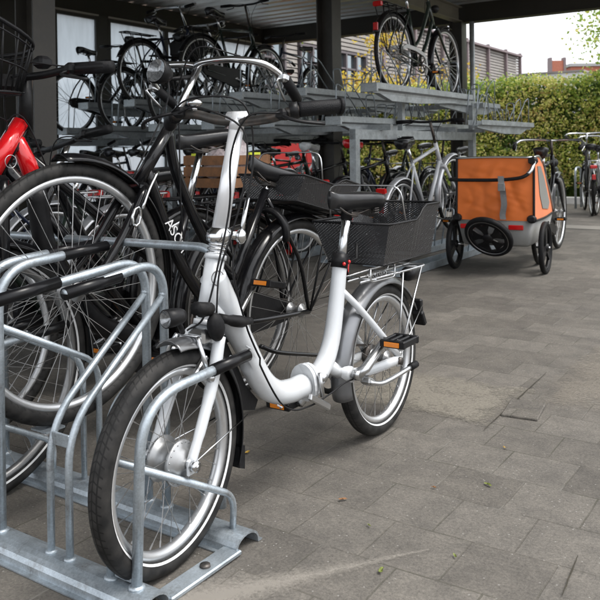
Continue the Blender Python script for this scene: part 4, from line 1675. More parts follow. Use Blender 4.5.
    k.tube(smooth_pts([(W + .013, yb + .03, .85), (W + .001, yb - .042, .782), (W - .02, yb - .065, .752)], 5), .0145, 10)
    k.build('bar_end', M_ALU, pb_)
    for x, z in ((W, .845), (W - .01, .415), (-W + .0, .415)):
        k = MB(); k.ball((x, yb + (0 if z < .6 else .03), z), (.038, .03, .032), 10); k.box((x, yb - .02, z), (.05, .02, .04), bev=.006)
        k.build('frame_joint', M_PLAST, t)
    # strap
    k = MB()
    pts = [(.075, yb - .098, .735), (.078, yb - .10, .70), (.085, yb - .10, .66), (.082, yb - .06, .60), (.085, yb - .05, .52), (.07, yb - .035, .45), (.075, yb - .04, .41)]
    for i, (x, y, z) in enumerate(smooth_pts(pts, 4)[:-1]):
        q = smooth_pts(pts, 4)[i + 1]
        w = .022
        k.quad((x - w, y, z), (x + w, y, z), (q.x + w, q.y, q.z), (q.x - w, q.y, q.z))
        k.quad((x - w, y + .003, z), (q.x - w, q.y + .003, q.z), (q.x + w, q.y + .003, q.z), (x + w, y + .003, z))
    k.box((.08, yb - .104, .655), (.05, .012, .06), bev=.004)
    k.build('strap', M_STRAP, t)
    # reflectors
    for x in (-.205, .16):
        k = MB(); k.box((x, yb - .006, .35), (.11, .014, .036), bev=.005); k.build('rear_reflector', M_REDREF, t)
    # stowed buggy wheel
    c = Vector((-.02, yb - .10, .285))
    RM = Matrix.Translation(c) @ Matrix.Rotation(math.radians(-10), 4, 'Z') @ Matrix.Rotation(math.radians(36), 4, 'X') @ Matrix.Rotation(math.radians(-8), 4, 'Y')
    w = MB(); R = .185
    w.lathe([(R, -.008), (R - .006, -.019), (R - .028, -.02), (R - .03, 0), (R - .028, .02), (R - .006, .019), (R, .008)], seg=40, closed=True)
    o = w.build('stowed_wheel', M_RUB, t); o.matrix_local = RM
    h = MB()
    # dished disc with five cut lobes: ring + 5 petals
    h.lathe([(R - .026, -.012), (R - .06, -.016), (R - .062, -.004), (R - .026, .0)], seg=40, closed=True)
    h.lathe([(.001, -.034), (.022, -.034), (.04, -.026), (.042, -.006), (.001, -.006)], seg=20)
    for i in range(5):
        a = 2 * PI * i / 5 + .3
        pts = []
        for (r_, d_) in ((.03, -.5), (.075, -.36), (.13, -.46), (.13, .46), (.075, .36), (.03, .5)):
            pts.append((r_ * math.cos(a + d_), r_ * math.sin(a + d_)))
        h.plate(pts, .01, 'y', -.012)
    h.build('wheel_disc', M_PLAST, o)
    h = MB(); h.lathe([(R - .027, -.0195), (R - .033, -.0195), (R - .033, -.016), (R - .027, -.016)], seg=40, closed=True)
    h.build('rim_edge', M_ALU, o)
    # tow arm
    k = MB(); k.tube(smooth_pts([(-.2, .5, .3), (-.3, .7, .32), (-.3, 1.3, .36), (-.05, 1.6, .38)], 5), .014, 8); k.build('tow_arm', M_PLAST, t)


trailer()


# ================================================================== SHELTER
def shelter():
    t = site_thing('bicycle_shelter', -4.1, 6.6, 0, 'open steel bicycle shelter with corrugated roof and dark posts', 'shelter')
    B0, A0 = -4.1, 6.6

    def L(b, a, z):
        return Vector((b - B0, a - A0, z))
    ZB = 2.645
    # corrugated roof: ribs run along b
    k = MB()
    p = .25; prof = []
    a = -1.2
    H0, H1 = 2.90, 2.965
    while a < 10.4:
        prof += [(a, H0), (a + .10, H0), (a + .135, H1), (a + .215, H1)]
        a += p
    bl, br = -7.9, -.95
    lower = [[L(bb, y, z) for y, z in prof] for bb in (bl, br)]
    vs = lower[0] + lower[1]
    n = len(prof)
    k._add(vs, [(i, i + 1, n + i + 1, n + i) for i in range(n - 1)], False)
    up_ = [L(bb, y, z + .004) for bb in (bl, br) for y, z in prof]
    k._add(up_, [(i, n + i, n + i + 1, i + 1) for i in range(n - 1)], False)
    k.build('roof', M_ROOF, t)
    for a in (10.05, 3.2, -1.0):
        k = MB()
        k.box(L(-4.42, a + .05, (ZB + 2.896) / 2), (6.9, .1, 2.896 - ZB))
        k.box(L(-4.42, a + .05, ZB + .008), (6.9, .17, .014))
        k.build('roof_beam', M_BEAM, t)
    for b in (-4.1,):
        k = MB()
        k.box(L(b, 4.9, 2.74), (.012, 10.1, .19)); k.box(L(b, 4.9, 2.652), (.12, 10.1, .012)); k.box(L(b, 4.9, 2.84), (.12, 10.1, .012))
        k.build('roof_beam', mat('purlin_paint', (.17, .16, .13), .5, 0, .12, 6), t)
    k = MB()
    k.box(L(-7.52, 4.6, 2.77), (.12, 10.9, .25)); k.build('roof_beam', M_BEAM, t)
    for a in (10.05 - .1, 6.64, 3.2):
        k = MB()
        b = -4.11 if a != 3.2 else -4.19
        h = 2.64
        for s in (-1, 1):
            k.box(L(b + s * .085, a, h / 2), (.012, .17, h))
        k.box(L(b, a, h / 2), (.16, .01, h))
        k.box(L(b, a, .008), (.28, .28, .016))
        k.build('post', M_POST, t)
    k = MB(); k.box(L(-7.5, 10.0, 1.32), (.12, .12, 2.64)); k.build('post', M_POST, t)
    # downpipe beside the right post
    k = MB(); k.tube([L(-3.93, 10.0, .0), L(-3.93, 10.0, 2.64)], .035, 10); k.build('downpipe', M_GALVD, t)
    # strip beneath the roof: luminaire-free


shelter()


def glass_mat():
    m, nt, p, out = new_mat('frosted_glass')
    p.inputs['Base Color'].default_value = (.8, .84, .88, 1)
    p.inputs['Roughness'].default_value = .25
    p.inputs['Transmission Weight'].default_value = 0
    tl = nt.nodes.new('ShaderNodeBsdfTranslucent'); tl.inputs[0].default_value = (.9, .96, 1, 1)
    tr = nt.nodes.new('ShaderNodeBsdfTransparent'); tr.inputs[0].default_value = (.9, .96, 1, 1)
    gl = nt.nodes.new('ShaderNodeBsdfGlossy'); gl.inputs['Roughness'].default_value = .12
    tc = nt.nodes.new('ShaderNodeTexCoord')
    nz = nt.nodes.new('ShaderNodeTexNoise'); nz.inputs['Scale'].default_value = 2.5; nz.inputs['Detail'].default_value = 6
    mp = nt.nodes.new('ShaderNodeMapping'); mp.inputs['Scale'].default_value = (3, 3, .6)
    nt.links.new(tc.outputs['Object'], mp.inputs[0]); nt.links.new(mp.outputs[0], nz.inputs['Vector'])
    mr = nt.nodes.new('ShaderNodeMapRange'); mr.inputs['From Min'].default_value = .3; mr.inputs['From Max'].default_value = .7
    mr.inputs['To Min'].default_value = .34; mr.inputs['To Max'].default_value = .56
    nt.links.new(nz.outputs['Fac'], mr.inputs[0])
    a = nt.nodes.new('ShaderNodeMixShader'); nt.links.new(mr.outputs[0], a.inputs[0])
    nt.links.new(tl.outputs[0], a.inputs[1]); nt.links.new(tr.outputs[0], a.inputs[2])
    b = nt.nodes.new('ShaderNodeMixShader'); b.inputs[0].default_value = .08
    nt.links.new(a.outputs[0], b.inputs[1]); nt.links.new(gl.outputs[0], b.inputs[2])
    nt.links.new(b.outputs[0], out.inputs[0])
    return m


M_GLASS = glass_mat()


def window_wall():
    t = site_thing('glazed_wall', -7.42, 4, 0, 'dark framed window wall of frosted panes on the left side of the shelter', 'wall')

    def L(b, a, z):
        return Vector((b + 7.42, a - 4, z))
    zt, zb = 2.585, .12
    edges = [-1.0, .0, 1.0, 2.0, 3.0, 4.05, 5.22]
    panes = [(edges[i] + .05, edges[i + 1] - .05) for i in range(len(edges) - 1)]
    panes += [(5.95, 6.53), (6.77, 7.72), (7.80, 8.75), (8.83, 9.86)]
    for (a0, a1) in panes:
        k = MB()
        am = (a0 + a1) / 2
        k.box(L(-7.42, a0 - .02, (zt + zb) / 2), (.06, .04, zt - zb + .08)); k.box(L(-7.42, a1 + .02, (zt + zb) / 2), (.06, .04, zt - zb + .08))
        k.box(L(-7.42, am, zt + .02), (.058, a1 - a0, .04)); k.box(L(-7.42, am, zb - .02), (.058, a1 - a0, .04))
        o = k.build('window', M_FRAME, t)
        k = MB(); k.box(L(-7.42, am, (zt + zb) / 2), (.008, a1 - a0 - .002, zt - zb - .002)); k.build('pane', M_GLASS, o)
        k = MB(); k.box(L(-7.385, am, zt + .055), (.012, a1 - a0 + .08, .018)); k.build('drip_trim', M_TRIM, o)
    k = MB()
    prev = -1.1
    for (a0, a1) in panes + [(10.02, 10.1)]:
        e = a0 - .043
        if e - prev > .01:
            k.box(L(-7.425, (prev + e) / 2, 1.34), (.07, e - prev, 2.6))
        prev = a1 + .043
    k.build('mullion', M_FRAME, t)
    k = MB(); k.box(L(-7.43, 4.5, .04), (.1, 11.1, .08)); k.build('sill', mat('concrete_sill', (.3, .29, .27), .8, 0, .15, 9, bump=.3), t)


window_wall()

# pale building and paving seen through the frosted panes
t = site_thing('brick_wall', -11.5, 3, 0, 'low pinkish brick wall seen dimly behind the frosted window wall', 'wall')
k = MB(); k.box((0, 4, .5), (.3, 24, 1.0)); k.build('brickwork', mat('pink_brick', (.42, .27, .22), .85, 0, .2, 3, bump=.3), t)
k = MB(); k.box((0, 4, 1.03), (.36, 24.1, .06)); k.build('coping', M_TRIM, t)


# ================================================================== LOUVRED BUILDING
def louvre_mat(name, c0, c1, period):
    m, nt, p, out = new_mat(name)
    tc = nt.nodes.new('ShaderNodeTexCoord')
    nz = nt.nodes.new('ShaderNodeTexNoise'); nz.inputs['Scale'].default_value = 1.5; nz.inputs['Detail'].default_value = 6
    nt.links.new(tc.outputs['Object'], nz.inputs['Vector'])
    cr = nt.nodes.new('ShaderNodeValToRGB')
    cr.color_ramp.elements[0].position = .3; cr.color_ramp.elements[1].position = .7
    cr.color_ramp.elements[0].color = (*c0, 1); cr.color_ramp.elements[1].color = (*c1, 1)
    nt.links.new(nz.outputs['Fac'], cr.inputs['Fac']); nt.links.new(cr.outputs[0], p.inputs['Base Color'])
    p.inputs['Roughness'].default_value = .55
    return m


M_LOUV = louvre_mat('louvre_slats', (.20, .18, .165), (.25, .23, .21), .1)
M_MAUVE = mat('mauve_cladding', (.17, .13, .135), .6, 0, .1, 3)
M_WGLASS = mat('office_window_glass', (.18, .22, .24), .04, .85, .1, 2, coat=1)


def office():
    FB = -14.0
    t = site_thing('office_building', FB, 16, 0, 'grey louvre-clad building with large windows beyond the shelter', 'building')

    def L(b, a, z):
        return Vector((b - FB, a - 16, z))
    a0, a1 = 15.0, 42.6
    k = MB(); k.box(L(FB - 4.2, (a0 + a1) / 2, 2.95), (8, a1 - a0, 5.9)); k.build('wall', mat('grey_backing', (.10, .095, .09), .7, 0, .1, 3), t)
    # slats
    wins = [(18.6, 20.0), (20.9, 25.2)]
    wz0, wz1 = 2.95, 4.32
    k = MB()
    z = .3
    while z < 5.95:
        segs = [(a0 + .1, a1)]
        if wz0 - .1 < z < wz1 + .1:
            segs = [(17.0, 18.45), (20.1, 20.75), (25.4, a1)]
        for s0, s1 in segs:
            k.box(L(FB - .06, (s0 + s1) / 2, z), (.03, s1 - s0, .112), Matrix.Rotation(math.radians(-8), 3, 'Y'))
        z += .145
    k.build('louvre_cladding', M_LOUV, t)
    for i, aa in enumerate([17.6, 26.5, 29.3, 32.1, 34.9, 37.7, 40.3, 42.6]):
        k = MB(); k.box(L(FB + .03, aa, 3.05), (.14, .16, 6.1)); k.build('facade_post', M_MAUVE, t)
    for aa in (15.2, 15.9):
        k = MB(); k.box(L(FB + .12, aa, 2.7), (.3, .35, 5.4)); k.build('facade_post', mat('mauve_column', (.2, .15, .16), .6, 0, .1, 3), t)
    for (w0, w1) in wins:
        k = MB()
        k.box(L(FB - .05, (w0 + w1) / 2, wz1 + .04), (.16, w1 - w0 + .16, .08)); k.box(L(FB - .05, (w0 + w1) / 2, wz0 - .04), (.16, w1 - w0 + .16, .08))
        n = max(1, round((w1 - w0) / .72))
        for i in range(n + 1):
            k.box(L(FB - .05, w0 + (w1 - w0) * i / n, (wz0 + wz1) / 2), (.15, .09, wz1 - wz0))
        k.box(L(FB - .05, (w0 + w1) / 2, wz0 + .62 * (wz1 - wz0)), (.12, w1 - w0, .06))
        o = k.build('window', mat('dark_window_frame', (.09, .075, .08), .5, 0, .1, 3), t)
        k = MB(); k.box(L(FB - .1, (w0 + w1) / 2, (wz0 + wz1) / 2), (.02, w1 - w0, wz1 - wz0)); k.build('pane', M_WGLASS, o)
    k = MB(); k.box(L(FB - 4, (a0 + a1) / 2, 5.95), (8.3, a1 - a0 + .2, .1)); k.build('roof', M_MAUVE, t)


office()
M_LOUVP = louvre_mat('pale_louvre_slats', (.6, .6, .6), (.68, .68, .68), .1)
t = site_thing('pale_annexe', -14, 45, 0, 'low whitish louvred annexe beyond the grey building', 'building')
k = MB(); k.box((0, 8, 2.5), (6, 18, 5.0)); k.build('wall', M_LOUVP, t)
k = MB()
for i in range(29):
    k.box((3.04, 8, .5 + i * .16), (.06, 18, .05))
k.build('louvre_cladding', M_LOUV, t)
k = MB(); k.box((0, 8, 5.06), (6.2, 18.2, .1)); k.build('roof', M_LOUV, t)
M_BRICK = mat('red_brick', (.34, .12, .075), .85, 0, .3, 14, bump=.4)
t = tag(empty('brick_stack', (17.1, 52, 0)), 'square red brick stack with dark edges standing above the hedge', 'chimney')
k = MB(); k.box((0, 0, 3.3), (.75, 1.0, 6.6)); k.build('stack_body', M_BRICK, t)
k = MB()
for x in (-.46, .46):
    k.box((x, -.3, 3.4), (.16, .5, 6.8))
k.build('corner_pier', M_MAUVE, t)
t = tag(empty('brick_house', (24.0, 64, 0)), 'low red brick house end showing over the right of the hedge', 'building')
k = MB(); k.box((0, 0, 3.6), (5, 5, 7.2)); k.build('wall', M_BRICK, t)
k = MB(); k.box((0, 0, 7.32), (5.3, 5.3, .22)); k.build('roof', mat('roof_edge', (.3, .3, .3), .6, 0, .1, 3), t)


# ================================================================== HEDGE, TREES
def leaf_mat(name, col, trans=.35):
    m, nt, p, out = new_mat(name)
    oi = nt.nodes.new('ShaderNodeTexCoord')
    nz = nt.nodes.new('ShaderNodeTexNoise'); nz.inputs['Scale'].default_value = 7; nz.inputs['Detail'].default_value = 3
    nt.links.new(oi.outputs['Object'], nz.inputs['Vector'])
    cr = nt.nodes.new('ShaderNodeValToRGB')
    cr.color_ramp.elements[0].position = .3; cr.color_ramp.elements[1].position = .7
    cr.color_ramp.elements[0].color = (*[c * .75 for c in col], 1); cr.color_ramp.elements[1].color = (*[min(1, c * 1.25) for c in col], 1)
    nt.links.new(nz.outputs['Fac'], cr.inputs['Fac'])
    nt.links.new(cr.outputs[0], p.inputs['Base Color'])
    p.inputs['Roughness'].default_value = .45
    tl = nt.nodes.new('ShaderNodeBsdfTranslucent'); nt.links.new(cr.outputs[0], tl.inputs[0])
    ms = nt.nodes.new('ShaderNodeMixShader'); ms.inputs[0].default_value = trans
    nt.links.new(p.outputs[0], ms.inputs[1]); nt.links.new(tl.outputs[0], ms.inputs[2]); nt.links.new(ms.outputs[0], out.inputs[0])
    return m


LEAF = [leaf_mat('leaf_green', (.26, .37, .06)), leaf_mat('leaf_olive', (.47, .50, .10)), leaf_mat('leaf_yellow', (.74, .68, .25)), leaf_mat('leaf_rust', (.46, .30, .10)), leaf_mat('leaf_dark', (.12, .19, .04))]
LEAFY = [leaf_mat('birch_yellow', (.55, .42, .05), .5), leaf_mat('birch_gold', (.42, .27, .03), .5), leaf_mat('birch_lime', (.28, .3, .05), .5)]
M_BARK = mat('bark', (.09, .065, .045), .9, 0, .3, 12, bump=.8, bscale=40)


def leaf(mb, c, size, rnd):
    d = Vector((rnd.gauss(0, 1), rnd.gauss(0, 1), rnd.gauss(0, .8)))
    if d.length < 1e-3: d = Vector((1, 0, 0))
    d.normalize()
    s = d.cross(Vector((rnd.gauss(0, 1), rnd.gauss(0, 1), rnd.gauss(0, 1))))
    if s.length < 1e-3: s = d.orthogonal()
    s.normalize()
    w = size * .33
    n = d.cross(s) * size * .12
    mb._add([c - d * size * .5, c + s * w + n, c + d * size * .5, c - s * w + n], [(0, 1, 2, 3)], False)


def hedge():
    FB0, FB1 = -11.5, 4.0
    t = site_thing('hedge', 0, 13.5, 0, 'tall clipped beech hedge with green and yellow autumn leaves', 'hedge')
    rnd = random.Random(3)
    k = MB()
    def front(b, z):
        return .10 * noise.noise(Vector((b * 1.3, z * 1.6, 0))) + .07 * noise.noise(Vector((b * 4, z * 4, 5)))
    def top(b):
        return 2.10 + .07 * noise.noise(Vector((b * 1.2, 3, 0))) + .06 * noise.noise(Vector((b * 4.5, 9, 0)))
    for _ in range(88000):
        b = rnd.uniform(FB0, FB1)
        r = rnd.random()
        if r < .70:
            z = rnd.uniform(.12, 1) ** 1.0 * top(b)
            dens = noise.noise(Vector((b * 2.0, z * 2.3, 7))) + .6 * noise.noise(Vector((b * 5.5, z * 6, 2)))
            if dens < -.34 and rnd.random() < .85: continue
            a = front(b, z) + abs(rnd.gauss(0, .06)) - (0.03 if dens > .1 else -.05)
        elif r < .86:
            z = top(b) + rnd.gauss(0, .05); a = rnd.uniform(0, .7)
            if rnd.random() < .10: z += rnd.uniform(0, .22) * max(0, .4 + noise.noise(Vector((b * 6, 1, 1))))
        else:
            z = rnd.uniform(.1, 1) * top(b); a = .75 - abs(rnd.gauss(0, .06))
        c = Vector((b, a, z))
        f = noise.noise(Vector((b * .8, z * 1.1, 11))) + .35 * rnd.gauss(0, 1)
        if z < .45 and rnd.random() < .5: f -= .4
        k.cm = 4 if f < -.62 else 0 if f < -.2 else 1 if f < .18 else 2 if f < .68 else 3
        leaf(k, c, rnd.uniform(.034, .068), rnd)
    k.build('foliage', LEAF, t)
    k = MB(); rnd = random.Random(5)
    b = FB0
    while b < FB1:
        a = .3 + rnd.uniform(-.12, .12)
        p = [Vector((b, a, 0)), Vector((b + rnd.uniform(-.08, .08), a, .7)), Vector((b + rnd.uniform(-.2, .2), a + rnd.uniform(-.1, .1), 1.9))]
        k.tube(smooth_pts(p, 3), [.02, .006], 5)
        for _ in range(4):
            z = rnd.uniform(.3, 1.6)
            k.tube([Vector((b, a, z)), Vector((b + rnd.uniform(-.35, .35), a + rnd.uniform(-.3, .3), z + rnd.uniform(.2, .5)))], [.007, .003], 4)
        b += rnd.uniform(.14, .26)
    k.build('stem', M_BARK, t)
    # dense inner twig screen: leaf mass in the hedge's core
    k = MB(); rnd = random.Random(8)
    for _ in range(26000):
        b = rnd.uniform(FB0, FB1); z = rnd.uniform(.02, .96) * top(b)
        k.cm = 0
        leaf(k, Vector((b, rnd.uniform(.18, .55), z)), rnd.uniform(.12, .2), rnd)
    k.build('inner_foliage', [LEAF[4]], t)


hedge()


def tree(name, loc, label, h, r, mats, n, leafs, seed, cz=.62, sq=.8, cat='tree', trunk_r=.09):
    t = tag(empty(name, loc), label, cat)
    rnd = random.Random(seed)
    k = MB()
    k.tube(smooth_pts([(0, 0, 0), (.08, .05, h * .3), (-.05, 0, h * .6), (.05, .03, h * .92)], 5), [trunk_r, trunk_r * .2], 8)
    tips = []
    for i in range(16):
        z0 = h * rnd.uniform(.2, .8)
        a = rnd.uniform(0, 2 * PI); rr = r * rnd.uniform(.5, 1.0) * math.sin(PI * min(1, max(.1, (z0 / h))) * .8 + .3)
        e = Vector((rr * math.cos(a), rr * math.sin(a), z0 + rnd.uniform(.15, .4) * r))
        m = Vector((e.x * .5, e.y * .5, z0 + .15 * r))
        k.tube(smooth_pts([(0, 0, z0 - .1), m, e], 4), [trunk_r * .35, trunk_r * .08], 5)
        tips += [e, m.lerp(e, .5)]
        for _ in range(2):
            q = e + Vector((rnd.uniform(-1, 1), rnd.uniform(-1, 1), rnd.uniform(-.3, .8))) * r * .3
            k.tube([m.lerp(e, .6), q], [trunk_r * .12, trunk_r * .04], 4); tips.append(q)
    k.build('trunk', M_BARK, t)
    k = MB()
    for _ in range(n):
        c = rnd.choice(tips)
        p = c + Vector((rnd.gauss(0, 1), rnd.gauss(0, 1), rnd.gauss(0, .8))) * r * .17
        k.cm = min(len(mats) - 1, int(abs(rnd.gauss(0, .9))))
        leaf(k, p, leafs * rnd.uniform(.7, 1.3), rnd)
    k.build('crown', mats, t)


def at(px, d):
    return Vector(((px - 300) / 780 * d, d, 0))


tree('autumn_tree', at(402, 16.5), 'yellow-leaved young tree seen behind the upper tier', 3.7, 1.25, LEAFY, 5200, .085, 4)
tree('autumn_tree', at(352, 17.5), 'smaller golden shrub left of the yellow-leaved tree', 2.8, .8, LEAFY, 2200, .08, 9)
tree('autumn_tree', at(445, 17.5), 'yellow-leaved shrub right of the young yellow tree', 3.0, .9, LEAFY, 2400, .08, 12)
tree('broadleaf_tree', at(680, 13), 'green-leaved tree reaching in at the upper right', 5.2, 1.6, [LEAF[0], LEAF[1], LEAF[2]], 9000, .07, 14)
tree('broadleaf_tree', S(-17.5, 21), 'dark green tree beyond the left end of the office building', 7.5, 2.4, [LEAF[0], LEAF[4], LEAF[1]], 9000, .13, 20)

# ================================================================== RED BOARD
t = site_thing('advertising_board', -7.6, 11.3, 0, 'bright red advertising board with white brush strokes behind the rack', 'sign')
M_REDB = mat('red_board', (.75, .035, .03), .45, 0, .05, 3)
k = MB(); k.box((0, 0, .98), (1.25, .04, 1.15), bev=.005); o = k.build('board', M_REDB, t)
k = MB()
for i, (x, z, l, an) in enumerate(((.32, 1.15, .5, 60), (.40, .95, .5, 62), (.26, .72, .4, 55), (.46, 1.28, .35, 40), (.5, .66, .3, 70))):
    k.box((x, -.024, z), (l, .004, .035), Matrix.Rotation(-math.radians(an), 3, 'Y'))
k.build('lettering', M_STRIPE, t)
k = MB(); k.box((-.12, -.024, 1.15), (.1, .004, .16), Matrix.Rotation(.4, 3, 'Y')); k.build('emblem', mat('emblem_green', (.1, .45, .12), .5), t)
k = MB()
for x in (-.5, .5):
    k.box((x, .04, .78), (.04, .04, 1.56))
k.build('leg', M_GALVD, t)


# ================================================================== GROUND
def paving_mat():
    m, nt, p, out = new_mat('concrete_paving')
    N = nt.nodes; Lk = nt.links
    tc = N.new('ShaderNodeTexCoord')
    # wobble the joints a little
    wn = N.new('ShaderNodeTexNoise'); wn.inputs['Scale'].default_value = 1.3; wn.inputs['Detail'].default_value = 3
    Lk.new(tc.outputs['Object'], wn.inputs['Vector'])
    mv = N.new('ShaderNodeVectorMath'); mv.operation = 'MULTIPLY_ADD'
    Lk.new(wn.outputs['Color'], mv.inputs[0]); mv.inputs[1].default_value = (.035, .035, 0)
    Lk.new(tc.outputs['Object'], mv.inputs[2])
    br = N.new('ShaderNodeTexBrick')
    br.offset = .5; br.squash = 1
    br.inputs['Scale'].default_value = 1
    br.inputs['Brick Width'].default_value = .20
    br.inputs['Row Height'].default_value = .20
    br.inputs['Mortar Size'].default_value = .0028
    br.inputs['Mortar Smooth'].default_value = .35
    br.inputs['Bias'].default_value = 0
    br.inputs['Color1'].default_value = (.088, .081, .073, 1)
    br.inputs['Color2'].default_value = (.124, .115, .104, 1)
    br.inputs['Mortar'].default_value = (.098, .090, .080, 1)
    Lk.new(mv.outputs[0], br.inputs['Vector'])

    def noise_ramp(scale, detail, lo, hi, c0, c1, rough=.6):
        n = N.new('ShaderNodeTexNoise'); n.inputs['Scale'].default_value = scale; n.inputs['Detail'].default_value = detail; n.inputs['Roughness'].default_value = rough
        Lk.new(tc.outputs['Object'], n.inputs['Vector'])
        r = N.new('ShaderNodeValToRGB'); r.color_ramp.elements[0].position = lo; r.color_ramp.elements[1].position = hi
        r.color_ramp.elements[0].color = (*c0, 1); r.color_ramp.elements[1].color = (*c1, 1)
        Lk.new(n.outputs['Fac'], r.inputs['Fac'])
        return r.outputs[0]

    def mix(kind, fac, a, b):
        x = N.new('ShaderNodeMixRGB'); x.blend_type = kind
        if isinstance(fac, float): x.inputs[0].default_value = fac
        else: Lk.new(fac, x.inputs[0])
        for i, v in ((1, a), (2, b)):
            if isinstance(v, tuple): x.inputs[i].default_value = (*v, 1)
            else: Lk.new(v, x.inputs[i])
        return x.outputs[0]
    col = br.outputs['Color']
    col = mix('MULTIPLY', 1.0, col, noise_ramp(.9, 7, .3, .7, (.74, .74, .75), (1.24, 1.23, 1.2), .75))
    col = mix('MULTIPLY', 1.0, col, noise_ramp(11, 7, .28, .72, (.72, .72, .72), (1.28, 1.27, 1.25), .75))
    col = mix('MULTIPLY', 1.0, col, noise_ramp(120, 6, .32, .68, (.58, .58, .58), (1.5, 1.49, 1.46), .85))
    # pale aggregate specks
    vo = N.new('ShaderNodeTexVoronoi'); vo.inputs['Scale'].default_value = 55
    Lk.new(tc.outputs['Object'], vo.inputs['Vector'])
    ls = N.new('ShaderNodeMath'); ls.operation = 'LESS_THAN'; ls.inputs[1].default_value = .12
    Lk.new(vo.outputs['Distance'], ls.inputs[0])
    sel = N.new('ShaderNodeSeparateColor'); Lk.new(vo.outputs['Color'], sel.inputs[0])
    gt = N.new('ShaderNodeMath'); gt.operation = 'GREATER_THAN'; gt.inputs[1].default_value = .6; Lk.new(sel.outputs[0], gt.inputs[0])
    mu = N.new('ShaderNodeMath'); mu.operation = 'MULTIPLY'; Lk.new(ls.outputs[0], mu.inputs[0]); Lk.new(gt.outputs[0], mu.inputs[1])
    m2 = N.new('ShaderNodeMath'); m2.operation = 'MULTIPLY'; m2.inputs[1].default_value = .6; Lk.new(mu.outputs[0], m2.inputs[0])
    col = mix('MIX', m2.outputs[0], col, (.30, .29, .27))
    # moss / light grime only in patches of the joints
    inv = br.outputs['Fac']
    mo = noise_ramp(2.6, 6, .46, .6, (.12, .12, .12), (1, 1, 1))
    mm = N.new('ShaderNodeMath'); mm.operation = 'MULTIPLY'; Lk.new(inv, mm.inputs[0]); Lk.new(mo, mm.inputs[1])
    m3 = N.new('ShaderNodeMath'); m3.operation = 'MULTIPLY'; m3.inputs[1].default_value = .62; Lk.new(mm.outputs[0], m3.inputs[0])
    col = mix('MIX', m3.outputs[0], col, (.05, .05, .035))
    mo2 = noise_ramp(3.1, 5, .55, .66, (0, 0, 0), (1, 1, 1))
    mm2 = N.new('ShaderNodeMath'); mm2.operation = 'MULTIPLY'; Lk.new(inv, mm2.inputs[0]); Lk.new(mo2, mm2.inputs[1])
    col = mix('MIX', mm2.outputs[0], col, (.16, .15, .135))
    Lk.new(col, p.inputs['Base Color'])
    p.inputs['Roughness'].default_value = .82
    p.inputs['Specular IOR Level'].default_value = .35
    # bump
    n5 = N.new('ShaderNodeTexNoise'); n5.inputs['Scale'].default_value = 220; n5.inputs['Detail'].default_value = 5; Lk.new(tc.outputs['Object'], n5.inputs['Vector'])
    n6 = N.new('ShaderNodeTexNoise'); n6.inputs['Scale'].default_value = 5; n6.inputs['Detail'].default_value = 3; Lk.new(tc.outputs['Object'], n6.inputs['Vector'])
    h = N.new('ShaderNodeMath'); h.operation = 'MULTIPLY_ADD'; h.inputs[1].default_value = -.6
    Lk.new(br.outputs['Fac'], h.inputs[0]); Lk.new(n5.outputs['Fac'], h.inputs[2])
    h2 = N.new('ShaderNodeMath'); h2.operation = 'MULTIPLY_ADD'; h2.inputs[1].default_value = 2.0
    Lk.new(n6.outputs['Fac'], h2.inputs[0]); Lk.new(h.outputs[0], h2.inputs[2])
    b = N.new('ShaderNodeBump'); b.inputs['Strength'].default_value = .55; b.inputs['Distance'].default_value = .003
    Lk.new(h2.outputs[0], b.inputs['Height']); Lk.new(b.outputs[0], p.inputs['Normal'])
    return m


M_PAVE = paving_mat()
k = MB()
k.quad((-300, -100, 0), (300, -100, 0), (300, 500, 0), (-300, 500, 0))
g = k.build('ground', M_PAVE)
g.rotation_euler = (0, 0, -A34)
tag(g, 'grey concrete block paving of the yard', kind='structure')


def flat_sheet(name, pts, z, m, label):
    k = MB()
    k.quad(*[Vector((b, a, 0)) for b, a in pts])
    o = k.build(name, m)
    o.location = (0, 0, z); o.rotation_euler = (0, 0, -A34)
    tag(o, label, kind='structure')
    return o


